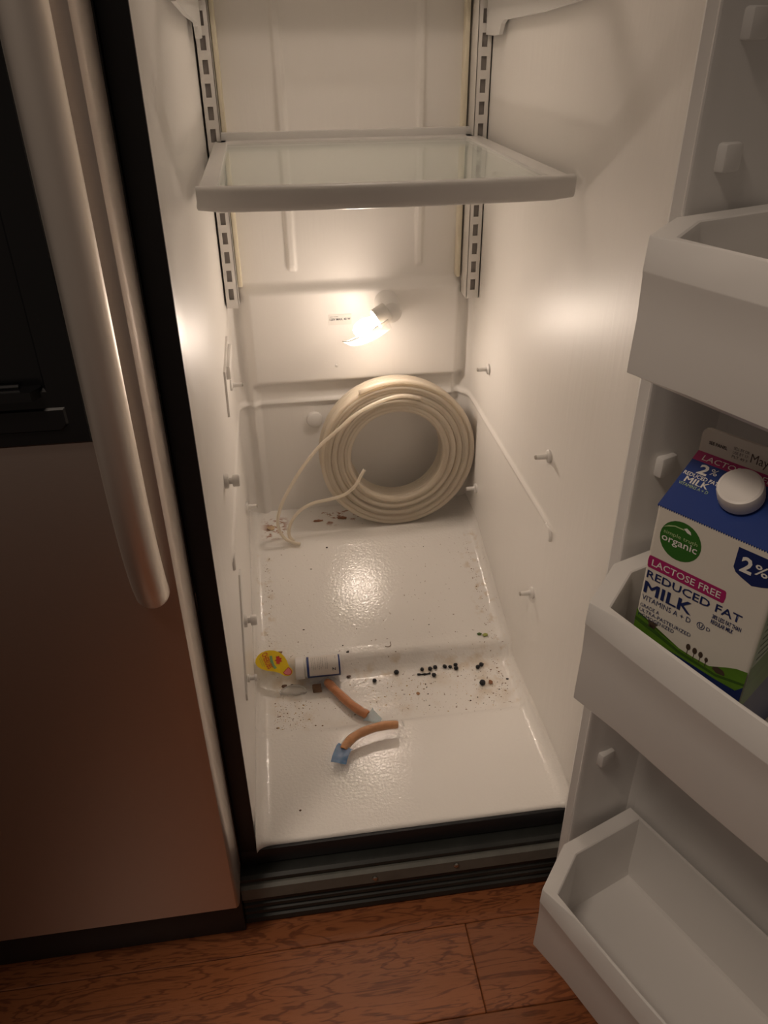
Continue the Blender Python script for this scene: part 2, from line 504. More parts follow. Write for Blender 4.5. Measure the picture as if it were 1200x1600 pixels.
# the slope in front of the hump, tilted by the compressor well behind it
r = 0.024
xsn = [r - r * math.cos(math.pi / 2 * i / 8) for i in range(0, 9)]
xsl = xsn + [0.05 + (W - 0.10) * i / 24 for i in range(25)] + [W - x for x in xsn[::-1]]
V = []; F = []
for i, (py, pz) in enumerate(prof):
    p0 = Vector(prof[max(0, i - 1)]); p1 = Vector(prof[min(len(prof) - 1, i + 1)])
    t = (p1 - p0).normalized(); nrm = Vector((-t.y, t.x))
    for x in xsl:
        q = min(x, W - x)
        h = r - math.sqrt(max(0, r * r - (r - q) ** 2)) if q < r else 0.0
        hh = h
        if i < 6: hh = h * (0.35 + 0.65 * i / 6)
        V.append((x, py + nrm.x * hh, pz + nrm.y * hh))
n = len(xsl)
for i in range(len(prof) - 1):
    for j in range(n - 1):
        a = i * n + j; F.append((a, a + 1, a + 1 + n, a + n))
mk('liner_floor', V, F, M_floor, fr, smooth=True, label='white stepped compartment floor with dried brown spills')

# --- cabinet front frame, outer shell
box('mullion', (-0.0246, -0.0048, -0.036), (0.0, 0.0, TOP + 0.04), M_black, fr, bev=0.0006, label='black front strip between the two compartments')
box('front_sill', (-0.0246, -0.0052, -0.036), (W + 0.03, 0.0040, -0.0045), M_black, fr, bev=0.002, label='black sill under the compartment opening')
box('right_jamb', (W + 0.004, -0.004, -0.036), (W + 0.03, 0.02, TOP + 0.04), M_white, fr, bev=0.002)
box('cabinet_side', (W + 0.03, -0.005, -0.10), (W + 0.045, YB + 0.06, TOP + 0.06), M_black, fr)
box('cabinet_back', (-0.47, YB + 0.045, -0.10), (W + 0.03, YB + 0.06, TOP + 0.06), M_black, fr)
box('cabinet_side', (-0.485, -0.002, -0.10), (-0.47, YB + 0.06, TOP + 0.06), M_black, fr)
box('cabinet_top', (-0.47, -0.005, TOP + 0.045), (W + 0.03, YB + 0.045, TOP + 0.06), M_black, fr)
# --- base grille
gz = [(-0.0385, -0.0500, -0.026, M_grille), (-0.0500, -0.0790, -0.034, M_grillegrey), (-0.0805, -0.0930, -0.029, M_grille), (-0.0950, -0.1070, -0.029, M_grille), (-0.1090, -0.1210, -0.030, M_grille), (-0.1230, -0.1390, -0.032, M_grille)]
gback = box('grille_back', (-0.47, 0.0, -0.1395), (W + 0.03, 0.008, -0.036), M_blackgloss, fr)
for k, (a, b_, yy, mm) in enumerate(gz):
    V = [(xx, y_, z_) for xx in (-0.028, W + 0.03) for (y_, z_) in ((0.004, a), (yy + 0.006, a), (yy + 0.001, a - 0.003), (yy, b_ + 0.004), (yy + 0.004, b_), (0.004, b_))]
    F = [(i, (i + 1) % 6, (i + 1) % 6 + 6, i + 6) for i in range(6)] + [(5, 4, 3, 2, 1, 0), (6, 7, 8, 9, 10, 11)]
    mk('grille_slat', V, F, mm, fr, label='wide dusty grey grille band' if k == 1 else None)
for sx_, sz in ((0.288, -0.0600), (0.166, -0.0640)):
    lathe('grille_screw', (sx_, -0.0342, sz), (0, -1, 0), [(0.004, 0), (0.004, 0.001), (0.0028, 0.0022), (0.0005, 0.0024)], M_screw, fr, seg=12)
box('freezer_kickplate', (-0.47, -0.040, -0.1395), (-0.0285, -0.030, -0.030), M_black, fr, bev=0.002)

# --- freezer door (left), shut
XR = -0.0258; XL = -0.47; YF = -0.080; ZB = -0.024
def rect(x0, x1, z0, z1, y, c=0.0):
    return [(x0, y, z0), (x1, y, z0), (x1, y, z1), (x0, y, z1)]
hx0, hx1, hz0, hz1 = -0.345, -0.082, 0.700, 1.18
DT = TOP + 0.05
lps = [rect(XL, XR, ZB, DT, -0.010), rect(XL, XR, ZB, DT, YF + 0.012), rect(XL + 0.0012, XR - 0.0012, ZB + 0.0012, DT - 0.0012, YF + 0.006), rect(XL + 0.004, XR - 0.004, ZB + 0.004, DT - 0.004, YF + 0.0018), rect(XL + 0.009, XR - 0.009, ZB + 0.009, DT - 0.009, YF),
       rect(hx0, hx1, hz0, hz1, YF), rect(hx0, hx1, hz0, hz1, -0.022)]
V, F = loft(lps)
fdoor = mk('freezer_door', V, F, M_steel, fr, smooth=30, label='brushed stainless freezer door with a water dispenser')
box('door_gasket', (XL, -0.0125, ZB + 0.01), (XR + 0.0012, -0.0075, DT - 0.01), M_blackgloss, fdoor)
# dispenser
lps = [rect(-0.350, -0.0755, 0.6925, 1.20, YF + 0.002), rect(-0.350, -0.0755, 0.6925, 1.20, YF - 0.002), rect(-0.348, -0.0775, 0.6945, 1.198, YF - 0.004),
       rect(-0.322, -0.104, 0.742, 1.12, YF - 0.004), rect(-0.320, -0.106, 0.744, 1.118, YF - 0.001), rect(-0.318, -0.112, 0.752, 1.116, -0.030)]
V, F = loft(lps)
mk('dispenser_panel', V, F, M_blackgloss, fdoor, label='black dispenser surround with a recessed cavity')
V, F = loft([[(x, y, z_) for (x, y) in ((-0.318, -0.034), (-0.114, -0.034), (-0.108, -0.082), (-0.114, -0.094), (-0.310, -0.094), (-0.320, -0.082))] for z_ in (0.738, 0.746)])
tray = mk('drip_tray', V, F, M_blackgloss, fdoor)
for k in range(6):
    V, F = loft(tube_loops([(-0.305, -0.042 - k * 0.008, 0.7475), (-0.125, -0.042 - k * 0.008, 0.7475)], 0.0018, 6))
    mk('tray_slat', V, F, M_black, tray)
V, F = loft([[(x, YF - 0.0035, z_) for (x, z_) in ((-0.33, 0.706), (-0.098, 0.706), (-0.092, 0.712), (-0.092, 0.728), (-0.33, 0.728))],
             [(x, YF - 0.0060, z_) for (x, z_) in ((-0.33, 0.708), (-0.099, 0.708), (-0.094, 0.713), (-0.094, 0.726), (-0.33, 0.726))]])
mk('tray_lip', V, F, M_blackgloss, fdoor)
V, F = loft([[(x, y, z_) for (x, z_) in ((-0.245, 0.80), (-0.175, 0.80), (-0.165, 0.93), (-0.255, 0.93))] for y in (-0.036, -0.044)])
mk('dispenser_paddle', V, F, M_blackgloss, fdoor)
# handle
hp = catmull([(-0.0535, -0.0785, 0.514), (-0.0525, -0.084, 0.526), (-0.0520, -0.094, 0.548), (-0.0515, -0.105, 0.590), (-0.0510, -0.113, 0.650), (-0.0505, -0.1175, 0.74), (-0.050, -0.1195, 0.86), (-0.050, -0.120, 0.98), (-0.050, -0.1185, 1.10), (-0.050, -0.113, 1.20), (-0.0505, -0.100, 1.27), (-0.051, -0.0785, 1.31)], 8)
V, F = loft(tube_loops(hp, lambda t: 0.0165 * (0.62 + 0.38 * sm(0.0, 0.10, t)), 24))
mk('handle', V, F, M_handle, fdoor, smooth=True, label='long bowed satin metal bar handle')

# --- shelf tracks with slots
def track(x0, x1, yf, name_x):
    z0, z1 = 0.571, TOP
    slots = []
    k = 0
    while 0.595 + k * 0.03235 < z1 - 0.03:
        zc = 0.595 + k * 0.03235; slots.append((zc - 0.0098, zc + 0.0098)); k += 1
    w_ = x1 - x0
    xs = [x0, x0 + w_ * 0.30, x0 + w_ * 0.68, x1]
    zz = [z0]
    for a, b_ in slots: zz += [a, b_]
    zz.append(z1)
    bm = bmesh.new()
    g = {}
    for yi, yy in enumerate((yf, yf + 0.0014)):
        for i, x in enumerate(xs):
            for j, z_ in enumerate(zz): g[yi, i, j] = bm.verts.new((x, yy, z_))
    hole = lambda i, j: i == 1 and j % 2 == 1
    nx, nz = 3, len(zz) - 1
    for i in range(nx):
        for j in range(nz):
            if hole(i, j):
                for (p, q) in (((i, j), (i + 1, j)), ((i + 1, j), (i + 1, j + 1)), ((i + 1, j + 1), (i, j + 1)), ((i, j + 1), (i, j))):
                    bm.faces.new((g[0, p[0], p[1]], g[0, q[0], q[1]], g[1, q[0], q[1]], g[1, p[0], p[1]]))
                continue
            for yi in (0, 1):
                bm.faces.new([g[yi, i, j], g[yi, i + 1, j], g[yi, i + 1, j + 1], g[yi, i, j + 1]])
    bm_box(bm, (x0, yf, z0), (x0 + 0.0012, YB + 0.004, z1)); bm_box(bm, (x1 - 0.0012, yf, z0), (x1, YB + 0.004, z1))
    bm_box(bm, (x0, yf, z0 - 0.0012), (x1, YB + 0.004, z0))
    me = bpy.data.meshes.new('shelf_track'); bm.to_mesh(me); bm.free()
    t = link('shelf_track', me, M_track, fr, recalc=False, label='slotted vertical shelf track in the back corner')
    box('slot_shade_plate', (x0 + 0.0014, yf + 0.0045, z0 + 0.001), (x1 - 0.0014, yf + 0.0060, z1 - 0.001), mat('painted slot shade', (0.34, 0.31, 0.29), 0.6), t)  # plate whose tone stands for the shade inside the slots
    return t
track(0.0025, 0.0255, 0.703, 0)
track(0.4445, 0.4685, 0.690, 1)
# yellowed strips next to the tracks
for (xa, xb) in ((0.0265, 0.0345), (0.4330, 0.4410)):
    bm = bmesh.new(); bm_box(bm, (xa, 0.727, 0.60), (xb, YB + 0.002, TOP - 0.002), 0.0025, 2)
    me = bpy.data.meshes.new('sealing_strip'); bm.to_mesh(me); bm.free()
    link('sealing_strip', me, M_cream, fr, smooth=35, label='yellowed sealing strip beside the shelf track')

# --- studs that carried the drawers
def stud(p, d, big=False, screw=False):
    p = Vector(p)
    if big:
        pr = [(0.0105, -0.002), (0.0105, 0.0045), (0.0095, 0.006), (0.0045, 0.0065), (0.0045, 0.011), (0.0080, 0.0115), (0.0085, 0.0125), (0.0085, 0.0195), (0.0075, 0.0210)]
    else:
        pr = [(0.0098, -0.002), (0.0098, 0.0030), (0.0085, 0.0042), (0.0050, 0.0048), (0.0042, 0.0065), (0.0040, 0.0205)]
    s = lathe('mounting_stud', p, d, pr, M_white, fr, seg=18)
    if not big:
        lathe('stud_tip', p + Vector(d).normalized() * 0.0203, d, [(0.0036, 0), (0.0036, 0.0016), (0.0028, 0.0025)], M_screw, s, seg=12)
for (yy, zz_) in ((0.593, 0.466), (0.246, 0.464), (0.252, 0.209), (0.629, 0.193)):
    stud((W, yy, zz_), (-1, 0, 0))
for (yy, zz_) in ((0.593, 0.466), (0.629, 0.193)):
    stud((0, yy, zz_), (1, 0, 0))
for (yy, zz_) in ((0.246, 0.464), (0.252, 0.209)):
    stud((0, yy, zz_), (1, 0, 0), True)
# short slide rail low on the left wall
bm = bmesh.new()
P = [(0.288, 0.284), (0.284, 0.262), (0.138, 0.158), (0.128, 0.160), (0.130, 0.170), (0.268, 0.286)]
for x in (0.0, 0.005): pass
V, F = loft([[(0.0, a, b_) for a, b_ in P], [(0.0028, a, b_) for a, b_ in P]])
bm.free()
rail = mk('slide_rail', V, F, M_white, fr, label='small white slide rail low on the left wall')
lathe('rail_stud', (0.0040, 0.155, 0.178), (1, 0, 0), [(0.006, 0), (0.006, 0.003), (0.0035, 0.0035), (0.0035, 0.010), (0.005, 0.0105), (0.005, 0.014)], M_white, rail, seg=14)
# control cover on the left wall: a slim folded plate with a tab
P = [(0.620, 0.546), (0.470, 0.538), (0.452, 0.468), (0.458, 0.467), (0.480, 0.531), (0.622, 0.540)]
V, F = loft([[(-0.001, a, b_) for a, b_ in P], [(0.0035, a, b_) for a, b_ in P]])
cov = mk('control_cover', V, F, M_track, fr, label='thin folded cover plate on the left wall')
box('cover_tab', (0.000, 0.500, 0.512), (0.0095, 0.612, 0.536), M_track, cov, bev=0.003)
# faint etched level marks on left wall and water knob on the back
lathe('water_filter_cap', (0.150, 0.772, 0.318), (0.05, -1, 0.06), [(0.017, 0), (0.017, 0.028), (0.0155, 0.034), (0.012, 0.036), (0.003, 0.036)], M_white, fr, seg=28, label='round white cap on the back wall behind the coil')
lathe('back_screw', (0.368, 0.7645, 0.318), (0, -1, 0), [(0.004, 0), (0.004, 0.002), (0.002, 0.003)], M_grille, fr, seg=12)
lathe('back_screw', (0.200, 0.7255, 0.440), (0, -1, 0), [(0.003, 0), (0.003, 0.0016), (0.0015, 0.0022)], M_white, fr, seg=12)

# --- lamp
BC = Vector((0.2395, 0.655, 0.5325))
SK = Vector((0.2850, 0.665, 0.5562))
ax = (BC - SK).normalized()
sock = lathe('lamp_socket', SK - ax * 0.010, ax, [(0.016, 0), (0.0185, 0.002), (0.0185, 0.026), (0.0165, 0.028), (0.0120, 0.029)], M_darksock, fr, seg=28, label='round lamp socket on the back wall')
lathe('socket_base', SK + Vector((0.014, 0.004, 0.004)), (0, 1, 0), [(0.012, -0.016), (0.0185, -0.012), (0.0215, 0.0), (0.0235, 0.062)], M_white, sock, seg=28)
lathe('light_bulb', SK + ax * 0.018, ax, [(0.0090, 0), (0.0092, 0.006), (0.0115, 0.011), (0.0138, 0.018), (0.0145, 0.026), (0.0138, 0.034), (0.0105, 0.041), (0.0055, 0.045), (0.001, 0.046)], M_bulb, fr, seg=28, label='glowing frosted appliance bulb')
# unseen fill lamp added under the compartment ceiling to even the brightness
lathe('added_fill_holder', (W / 2, 0.47, TOP + 0.002), (0, 0, -1), [(0.03, 0), (0.03, 0.006), (0.016, 0.010), (0.015, 0.022)], M_white, fr, seg=24)
lathe('added_fill_bulb', (W / 2, 0.47, TOP - 0.018), (0, 0, -1), [(0.015, 0), (0.022, 0.008), (0.0340, 0.018), (0.0420, 0.034), (0.0390, 0.048), (0.024, 0.060), (0.001, 0.066)], M_fill, fr, seg=24)
# clear half cover around the bulb
u_, v_ = frame_of(ax)
dn = Vector((0, -0.35, -1)).normalized(); dn = (dn - ax * dn.dot(ax)).normalized(); sd = ax.cross(dn)
lps = []
for i in range(13):
    t = i / 12
    h = 0.002 + 0.088 * t
    rr = 0.029 * math.sqrt(max(0.0, 1 - (max(0, t - 0.25) / 0.75) ** 2)) + 0.0012
    lps.append([SK + ax * h + (dn * math.cos(a) + sd * math.sin(a)) * rr for a in [R(-70 + 140 * k / 14) for k in range(15)]])
V, F = loft(lps, closed_rings=False, cap0=False, cap1=False)
cvr = mk('bulb_cover', V, F, M_clearcap, fr, smooth=True, label='clear plastic half cover under the bulb')
for k in (0, 14):
    V, F = loft(tube_loops([lp_[k] for lp_ in lps], 0.0009, 6))
    mk('cover_rim', V, F, M_track, cvr, smooth=True)
# rating sticker
st = box('lamp_sticker', (0.1885, YB - 0.0212, 0.5215), (0.2320, YB - 0.0200, 0.5415), M_paper, fr)
text('lettering', '120V MAX. 40 W', (0.1905, YB - 0.0213, 0.5305), (1, 0, 0), (0, 0, 1), 0.0042, M_print_dark, st, width=0.0395, bold=0.02, lift=0.0002)
text('lettering', '120V TYPE', (0.1905, YB - 0.0213, 0.5365), (1, 0, 0), (0, 0, 1), 0.0018, M_print_dark, st, width=0.016, lift=0.0002)

# ------------------------------------------------------------------ fresh food door, open about 114 degrees
AD = R(24)
DM = Matrix(((math.sin(AD), math.cos(AD), 0, 0.424), (-math.cos(AD), math.sin(AD), 0, -0.100), (0, 0, 1, 0), (0, 0, 0, 1)))
# local axes: x along the door away from the hinge, y = outwards (minus n), z up
U = 0.405
P = [(-0.052, 0.150), (-0.052, 0.085), (-0.050, 0.078), (-0.030, 0.074), (-0.026, 0.066), (-0.0225, 0.012), (-0.0185, 0.004), (-0.0145, 0.0008), (-0.009, 0.0010), (-0.0040, 0.0008), (-0.0026, -0.0006), (-0.0012, -0.0011), (0.0, -0.0002), (0.0008, 0.0020), (0.0014, 0.006), (0.0035, 0.018), (0.0065, 0.030), (0.0105, 0.080), (0.014, 0.090), (0.022, 0.0955)]
P = P + [(U - a, b_) for a, b_ in P[::-1]]
DZ0, DZ1 = -0.066, TOP + 0.05
V, F = loft([[(a, b_, z_) for a, b_ in P] for z_ in (DZ0, DZ1)])
door = mk('refrigerator_door', V, F, M_door, fr, M=DM, smooth=30, label='white moulded inside of the open fresh food door')
WM[door] = WM[door]
def dbox(name, lo, hi, mm, bev=0.0, **k):
    return box(name, lo, hi, mm, door, bev=bev, M=DM, **k)
dbox('door_gasket', (-0.050, 0.060, DZ0 + 0.01), (-0.0335, 0.076, DZ1 - 0.01), M_gasket, 0.004)
dbox('door_gasket', (U + 0.0335, 0.060, DZ0 + 0.01), (U + 0.050, 0.076, DZ1 - 0.01), M_gasket, 0.004)
dbox('door_skin', (-0.054, 0.148, DZ0 - 0.004), (U + 0.054, 0.156, DZ1), M_steel, 0.003, label='stainless outer skin of the open door')
for z_ in (0.045, 0.215, 0.495, 0.632, 0.825, 0.908, 0.998):
    for s in (0, 1):
        a0, a1 = (0.002, 0.0140) if s == 0 else (U - 0.0130, U - 0.002)
        dbox('bin_mount', (a0, 0.020, z_ - 0.012), (a1 - 0.001, 0.042, z_ + 0.010), M_door, 0.003)

# ------------------------------------------------------------------ door bins (lift off)
def bin_outline(of, os_):
    """plan of the bin; front edge moved in by of, ends and chamfers by os_"""
    A = [(0.020, 0.0935), (0.0132, -0.0265), (0.0455, -0.0935)]
    m_ = [(0.10, -0.0953), (0.16, -0.0965), (U / 2, -0.097)]
    pts = A + m_ + [(U - a, b_) for a, b_ in (A + m_[:-1])[::-1]]
    n = len(pts)
    lines = []
    for i in range(n):
        p = Vector(pts[i]); q = Vector(pts[(i + 1) % n]); d = (q - p).normalized(); nn = Vector((-d.y, d.x))
        if nn.dot(Vector((U / 2, 0)) - p) < 0: nn = -nn
        k = i if i < n // 2 else n - 2 - i
        o_ = max(0.0, of, os_) * 0.35 if i == n - 1 else (os_ if k < 2 else of)
        lines.append((p + nn * o_, d, nn, o_))
    out = []
    for i in range(n):
        (p1, d1, n1, o1), (p2, d2, n2, o2) = lines[i - 1], lines[i]
        den = d1.x * d2.y - d1.y * d2.x
        if abs(den) < 0.03:
            out.append(Vector(pts[i]) + (n1 + n2) * 0.25 * (o1 + o2)); continue
        if os_ < 0.005 and of > 0.002 and i in (2, n - 3):
            pc = Vector(pts[i]); pc.y += of * 0.10; out.append(pc); continue
        w = p2 - p1
        out.append(p1 + d1 * ((w.x * d2.y - w.y * d2.x) / den))
    return out
def bin_mesh(h):
    def lp(of, os_, z_): return [(p.x, p.y, z_) for p in bin_outline(of, os_)]
    lps = [lp(0.013, 0.009, -h), lp(0.0085, 0.006, -h + 0.0012), lp(0.0050, 0.0035, -h + 0.005), lp(0.0040, 0.0022, -h + 0.012), lp(0.0018, 0.0008, -0.060), lp(0.0010, 0.0, -0.0285), lp(0.0, -0.0002, -0.0255),
           lp(0.0, -0.0002, -0.0240), lp(0.0095, 0.0, -0.0012), lp(0.0112, 0.0008, 0.0), lp(0.0122, 0.0180, 0.0), lp(0.0132, 0.0196, -0.0010), lp(0.0140, 0.0205, -0.0040), lp(0.0150, 0.0215, -0.030), lp(0.0170, 0.0225, -h + 0.020), lp(0.0210, 0.0255, -h + 0.010), lp(0.029, 0.033, -h + 0.0062)]
    return loft(lps)
BINS = [('upper', 0.8690, 0.108, 'top white door bin, highest on the open door, empty'),
        ('middle', 0.5385, 0.127, 'white door bin in the middle of the door holding the milk carton'),
        ('bottom', 0.0890, 0.126, 'empty white door bin at the bottom of the door above the wood floor')]
for nm_, zt, h, lb in BINS:
    V, F = bin_mesh(h)
    b_ = mk('door_bin', V, F, M_bin, None, M=DM @ Matrix.Translation((0, 0, zt)), smooth=28, label=lb)
    tag(b_, lb, 'door bin', 'door bins of the fresh food door')

# ------------------------------------------------------------------ shelves
def shelf(zt, label, ad=0.0):
    S = empty('glass_shelf', (W / 2, 0.47, zt - 0.03), label=label, cat='shelf', group='glass shelves')
    x0, x1, y0, y1 = 0.0135, 0.4590, 0.236, 0.722
    gx0, gx1, gy0, gy1 = 0.0340, 0.4330, 0.262, 0.690
    bm = bmesh.new()
    bm_box(bm, (x0, y0 + 0.012, zt - 0.014), (gx0 + 0.001, y1, zt), 0.003)
    bm_box(bm, (gx1 - 0.001, y0 + 0.012, zt - 0.014), (x1, y1, zt), 0.003)
    bm_box(bm, (x0 + 0.003, gy1 - 0.001, zt - 0.012), (x1 - 0.003, y1 - 0.002, zt), 0.002)
    bm_box(bm, (x0, y1 - 0.006, zt - 0.014), (x1 - 0.002, y1 + 0.002, zt + 0.012), 0.003)
    me = bpy.data.meshes.new('shelf_frame'); bm.to_mesh(me); bm.free()
    link('shelf_frame', me, M_shelf, S, smooth=35)
    # rounded, slightly bowed front trim
    pr = [(0.030, -0.002), (0.014, 0.0015), (0.008, 0.0020), (0.003, 0.0005), (0.0005, -0.003), (0.0, -0.008), (0.001, -0.018), (0.003, -0.024), (0.006, -0.026), (0.012, -0.0265), (0.012, -0.014), (0.030, -0.013)]
    lps = []
    for i in range(17):
        t = i / 16; x = x0 - 0.002 + (x1 - x0 + 0.004) * t
        bw = -0.010 * (1 - (2 * t - 1) ** 2) + (0.004 if i in (0, 16) else 0)
        ss = 0.92 if i in (0, 16) else 1.0
        lps.append([(x, y0 + a * ss + bw, zt + b_ * ss) for a, b_ in pr])
    V, F = loft(lps)
    mk('front_trim', V, F, M_shelf, S, smooth=50)
    box('glass_pane', (gx0 - 0.004, gy0 - 0.012, zt - 0.0075), (gx1 + 0.004, gy1 + 0.004, zt - 0.0035), M_glass, S)
    for xx in (0.0085, 0.4570):
        P = [(0.688, zt - 0.014), (0.30, zt - 0.014), (0.268, zt - 0.022 - ad), (0.268, zt - 0.026 - ad), (0.43, zt - 0.036 - ad), (0.588, zt - 0.041 - ad), (0.602, zt - 0.046 - ad), (0.612, zt - 0.060 - ad), (0.650, zt - 0.061 - ad), (0.688, zt - 0.060 - ad)]
        V, F = loft([[(xx, a, b_) for a, b_ in P], [(xx + 0.006, a, b_) for a, b_ in P]])
        mk('support_arm', V, F, M_shelf, S)
        hk = [(0.686, zt - 0.020), (0.706, zt - 0.020), (0.706, zt - 0.030), (0.686, zt - 0.050)]
        V, F = loft([[(xx + 0.001, a, b_) for a, b_ in hk], [(xx + 0.005, a, b_) for a, b_ in hk]])
        mk('hook', V, F, M_shelf, S)
    return S
shelf(0.845, 'white framed glass shelf with empty pane hanging above the lamp, in full view')
shelf(1.0600, 'upper glass shelf at the top of the picture, only its side arms showing', 0.010)

# ------------------------------------------------------------------ coil of water tube
up = Vector((0, 0.035, 0.9994)); axc = Vector((0, -0.9994, 0.035)); rx = Vector((1, 0, 0))
CC = Vector((0.3090, 0.6760, 0.2690))
TR = 0.0049
pts = []
layers = 9; per = 7
rnd = random.Random(3)
tot = layers * per
wob = [[rnd.uniform(-1, 1) for _ in range(6)] for _ in range(tot + 2)]
SEG = 56
for k in range(tot):
    ly = k // per; j = k % per
    for s in range(SEG):
        f = s / SEG
        th = math.pi / 2 + 2 * math.pi * f + 0.6
        w0, w1 = wob[k], wob[k + 1]
        q = [a * (1 - f) + b_ * f for a, b_ in zip(w0, w1)]
        rad = 0.0980 + (ly + (f if j == per - 1 else 0)) * 0.00655 + 0.0005 * q[0]
        axp = ((j + f if j < per - 1 else per - 1) - (per - 1) / 2) * 0.0073
        if ly % 2: axp = -axp
        # strands slump a little at the bottom
        low = max(0.0, -math.sin(th))
        drop = low * (0.0035 * q[1] + 0.003) * (1.0 if 1 <= ly <= 6 else 0.3)
        side = 0.0012 * q[2] * math.cos(th) ** 2
        p = CC + rx * (math.cos(th) * (rad + side)) + up * (math.sin(th) * rad - drop) + axc * (axp + 0.0010 * q[3])
        pts.append(p)
coil = empty('tubing_coil', CC - up * 0.1600, label='coil of milky plastic water tubing standing against the back wall', cat='tubing')
V, F = loft(tube_loops(pts, TR, 7))
mk('coiled_tube', V, F, M_tube, coil, smooth=True, recalc=False)
A = [(0.3550, 0.655, 0.3900), (0.3203, 0.649, 0.4000), (0.2804, 0.6435, 0.3960), (0.2303, 0.641, 0.3740), (0.1896, 0.641, 0.3406), (0.1532, 0.640, 0.3095), (0.1194, 0.636, 0.2707), (0.0912, 0.628, 0.2314), (0.0692, 0.618, 0.1951), (0.0595, 0.609, 0.1600), (0.0680, 0.604, 0.1310), (0.0850, 0.604, 0.1155), (0.1010, 0.603, 0.1098)]
V, F = loft(tube_loops(catmull(A, 7), 0.0034, 10))
mk('free_end', V, F, M_tube, coil, smooth=True, label='loose end of the tubing curling down to the floor')
B = [(0.2410, 0.648, 0.2460), (0.2330, 0.645, 0.2343), (0.2210, 0.642, 0.2147), (0.1994, 0.640, 0.1969), (0.1662, 0.637, 0.1896), (0.1335, 0.632, 0.1870), (0.1046, 0.625, 0.1750), (0.0850, 0.618, 0.1520), (0.0800, 0.613, 0.1280), (0.0880, 0.610, 0.1135)]
V, F = loft(tube_loops(catmull(B, 7), 0.0034, 10))
mk('free_end', V, F, M_tube, coil, smooth=True)

# ------------------------------------------------------------------ milk carton
MA = R(33)
mu = Vector((math.sin(MA), -math.cos(MA), 0)); mn = Vector((-math.cos(MA), -math.sin(MA), 0))
KS = 1.043
ML = Vector((0.0900, -0.7200, 0)) + (Vector((0.383, -0.219, 0)) - Vector((0.0900, -0.7200, 0))) * KS
ZM = 0.4185                                        # top of the bin's floor
MM = Matrix(((mu.x, -mn.x, 0, ML.x), (mu.y, -mn.y, 0, ML.y), (0, 0, 1, ZM), (0, 0, 0, 1)))
cart = empty('milk_carton', (0, 0, 0), M=MM @ Matrix.Translation((0.054, 0.054, 0)), label='blue and white half gallon milk carton with white screw cap in the middle door bin', cat='milk carton')
WC = 0.1085
def mz(z): return 0.993 + (z - 0.993) * KS - ZM
SH = mz(0.6672); RD = mz(0.6986); ST = mz(0.7200)
M_card = mat('white coated card', (0.74, 0.70, 0.63), 0.38)
M_blue = mat('milk blue print', (0.009, 0.038, 0.215), 0.38)
M_navy = mat('milk navy print', (0.010, 0.022, 0.115), 0.4)
M_mag = mat('milk magenta print', (0.40, 0.020, 0.14), 0.4)
M_green = mat('milk green print', (0.035, 0.15, 0.022), 0.4)
M_grass = mat('milk grass print', (0.10, 0.22, 0.018), 0.4, noise=(26, 0.45, (1, 1, 3)))
M_dgrass = mat('milk dark grass print', (0.045, 0.11, 0.015), 0.4)
M_pwhite = mat('white print', (0.82, 0.80, 0.76), 0.4)
M_leaf = mat('pale green print', (0.45, 0.60, 0.30), 0.4)
M_brown = mat('brown print', (0.07, 0.045, 0.03), 0.5)
M_cap = mat('white screw cap', (0.80, 0.77, 0.74), 0.4)
def local(name, V, F, mm, **k): return mk(name, V, F, mm, cart, M=MM, **k)
# body: slightly rounded square tube
def sq(z_, ins=0.0, rr=0.004):
    o = []
    for cx, cy, a0 in ((WC - rr - ins, rr + ins, -90), (WC - rr - ins, WC - rr - ins, 0), (rr + ins, WC - rr - ins, 90), (rr + ins, rr + ins, 180)):
        for k in range(4):
            a = R(a0 + 30 * k); o.append((cx + rr * math.cos(a), cy + rr * math.sin(a), z_))
    return o
V, F = loft([sq(0.0, 0.002), sq(0.002), sq(SH)], cap1=False)
body = local('carton_body', V, F, M_card, smooth=35)
# gable: two sloping panels and two folded in triangles, then the sealed fin
h2 = WC / 2; e_ = 0.0012
Vg = [(0, 0, SH), (WC, 0, SH), (WC, WC, SH), (0, WC, SH), (0, h2 - e_, RD), (WC, h2 - e_, RD), (WC, h2 + e_, RD), (0, h2 + e_, RD), (0.030, h2, SH + (RD - SH) * 0.30), (WC - 0.030, h2, SH + (RD - SH) * 0.30)]
Fg = [(0, 1, 5, 4), (2, 3, 7, 6), (0, 4, 8), (4, 7, 8), (7, 3, 8), (3, 0, 8), (1, 9, 5), (5, 9, 6), (6, 9, 2), (2, 9, 1)]
gable = local('gable_top', Vg, Fg, M_blue, label='blue sloping gable top')
rr = 0.006
fin = [(0.0, RD - 0.0005), (WC, RD - 0.0005), (WC, ST - rr)] + [(WC - rr + rr * math.cos(R(a)), ST - rr + rr * math.sin(R(a))) for a in (30, 60, 90)] + [(rr + rr * math.cos(R(a)), ST - rr + rr * math.sin(R(a))) for a in (90, 120, 150)] + [(0.0, ST - rr)]
V, F = loft([[(a, h2 - 0.0014, b_) for a, b_ in fin], [(a, h2 + 0.0014, b_) for a, b_ in fin]])
finp = local('top_seal', V, F, M_card, label='flat sealed white fin along the top of the carton')
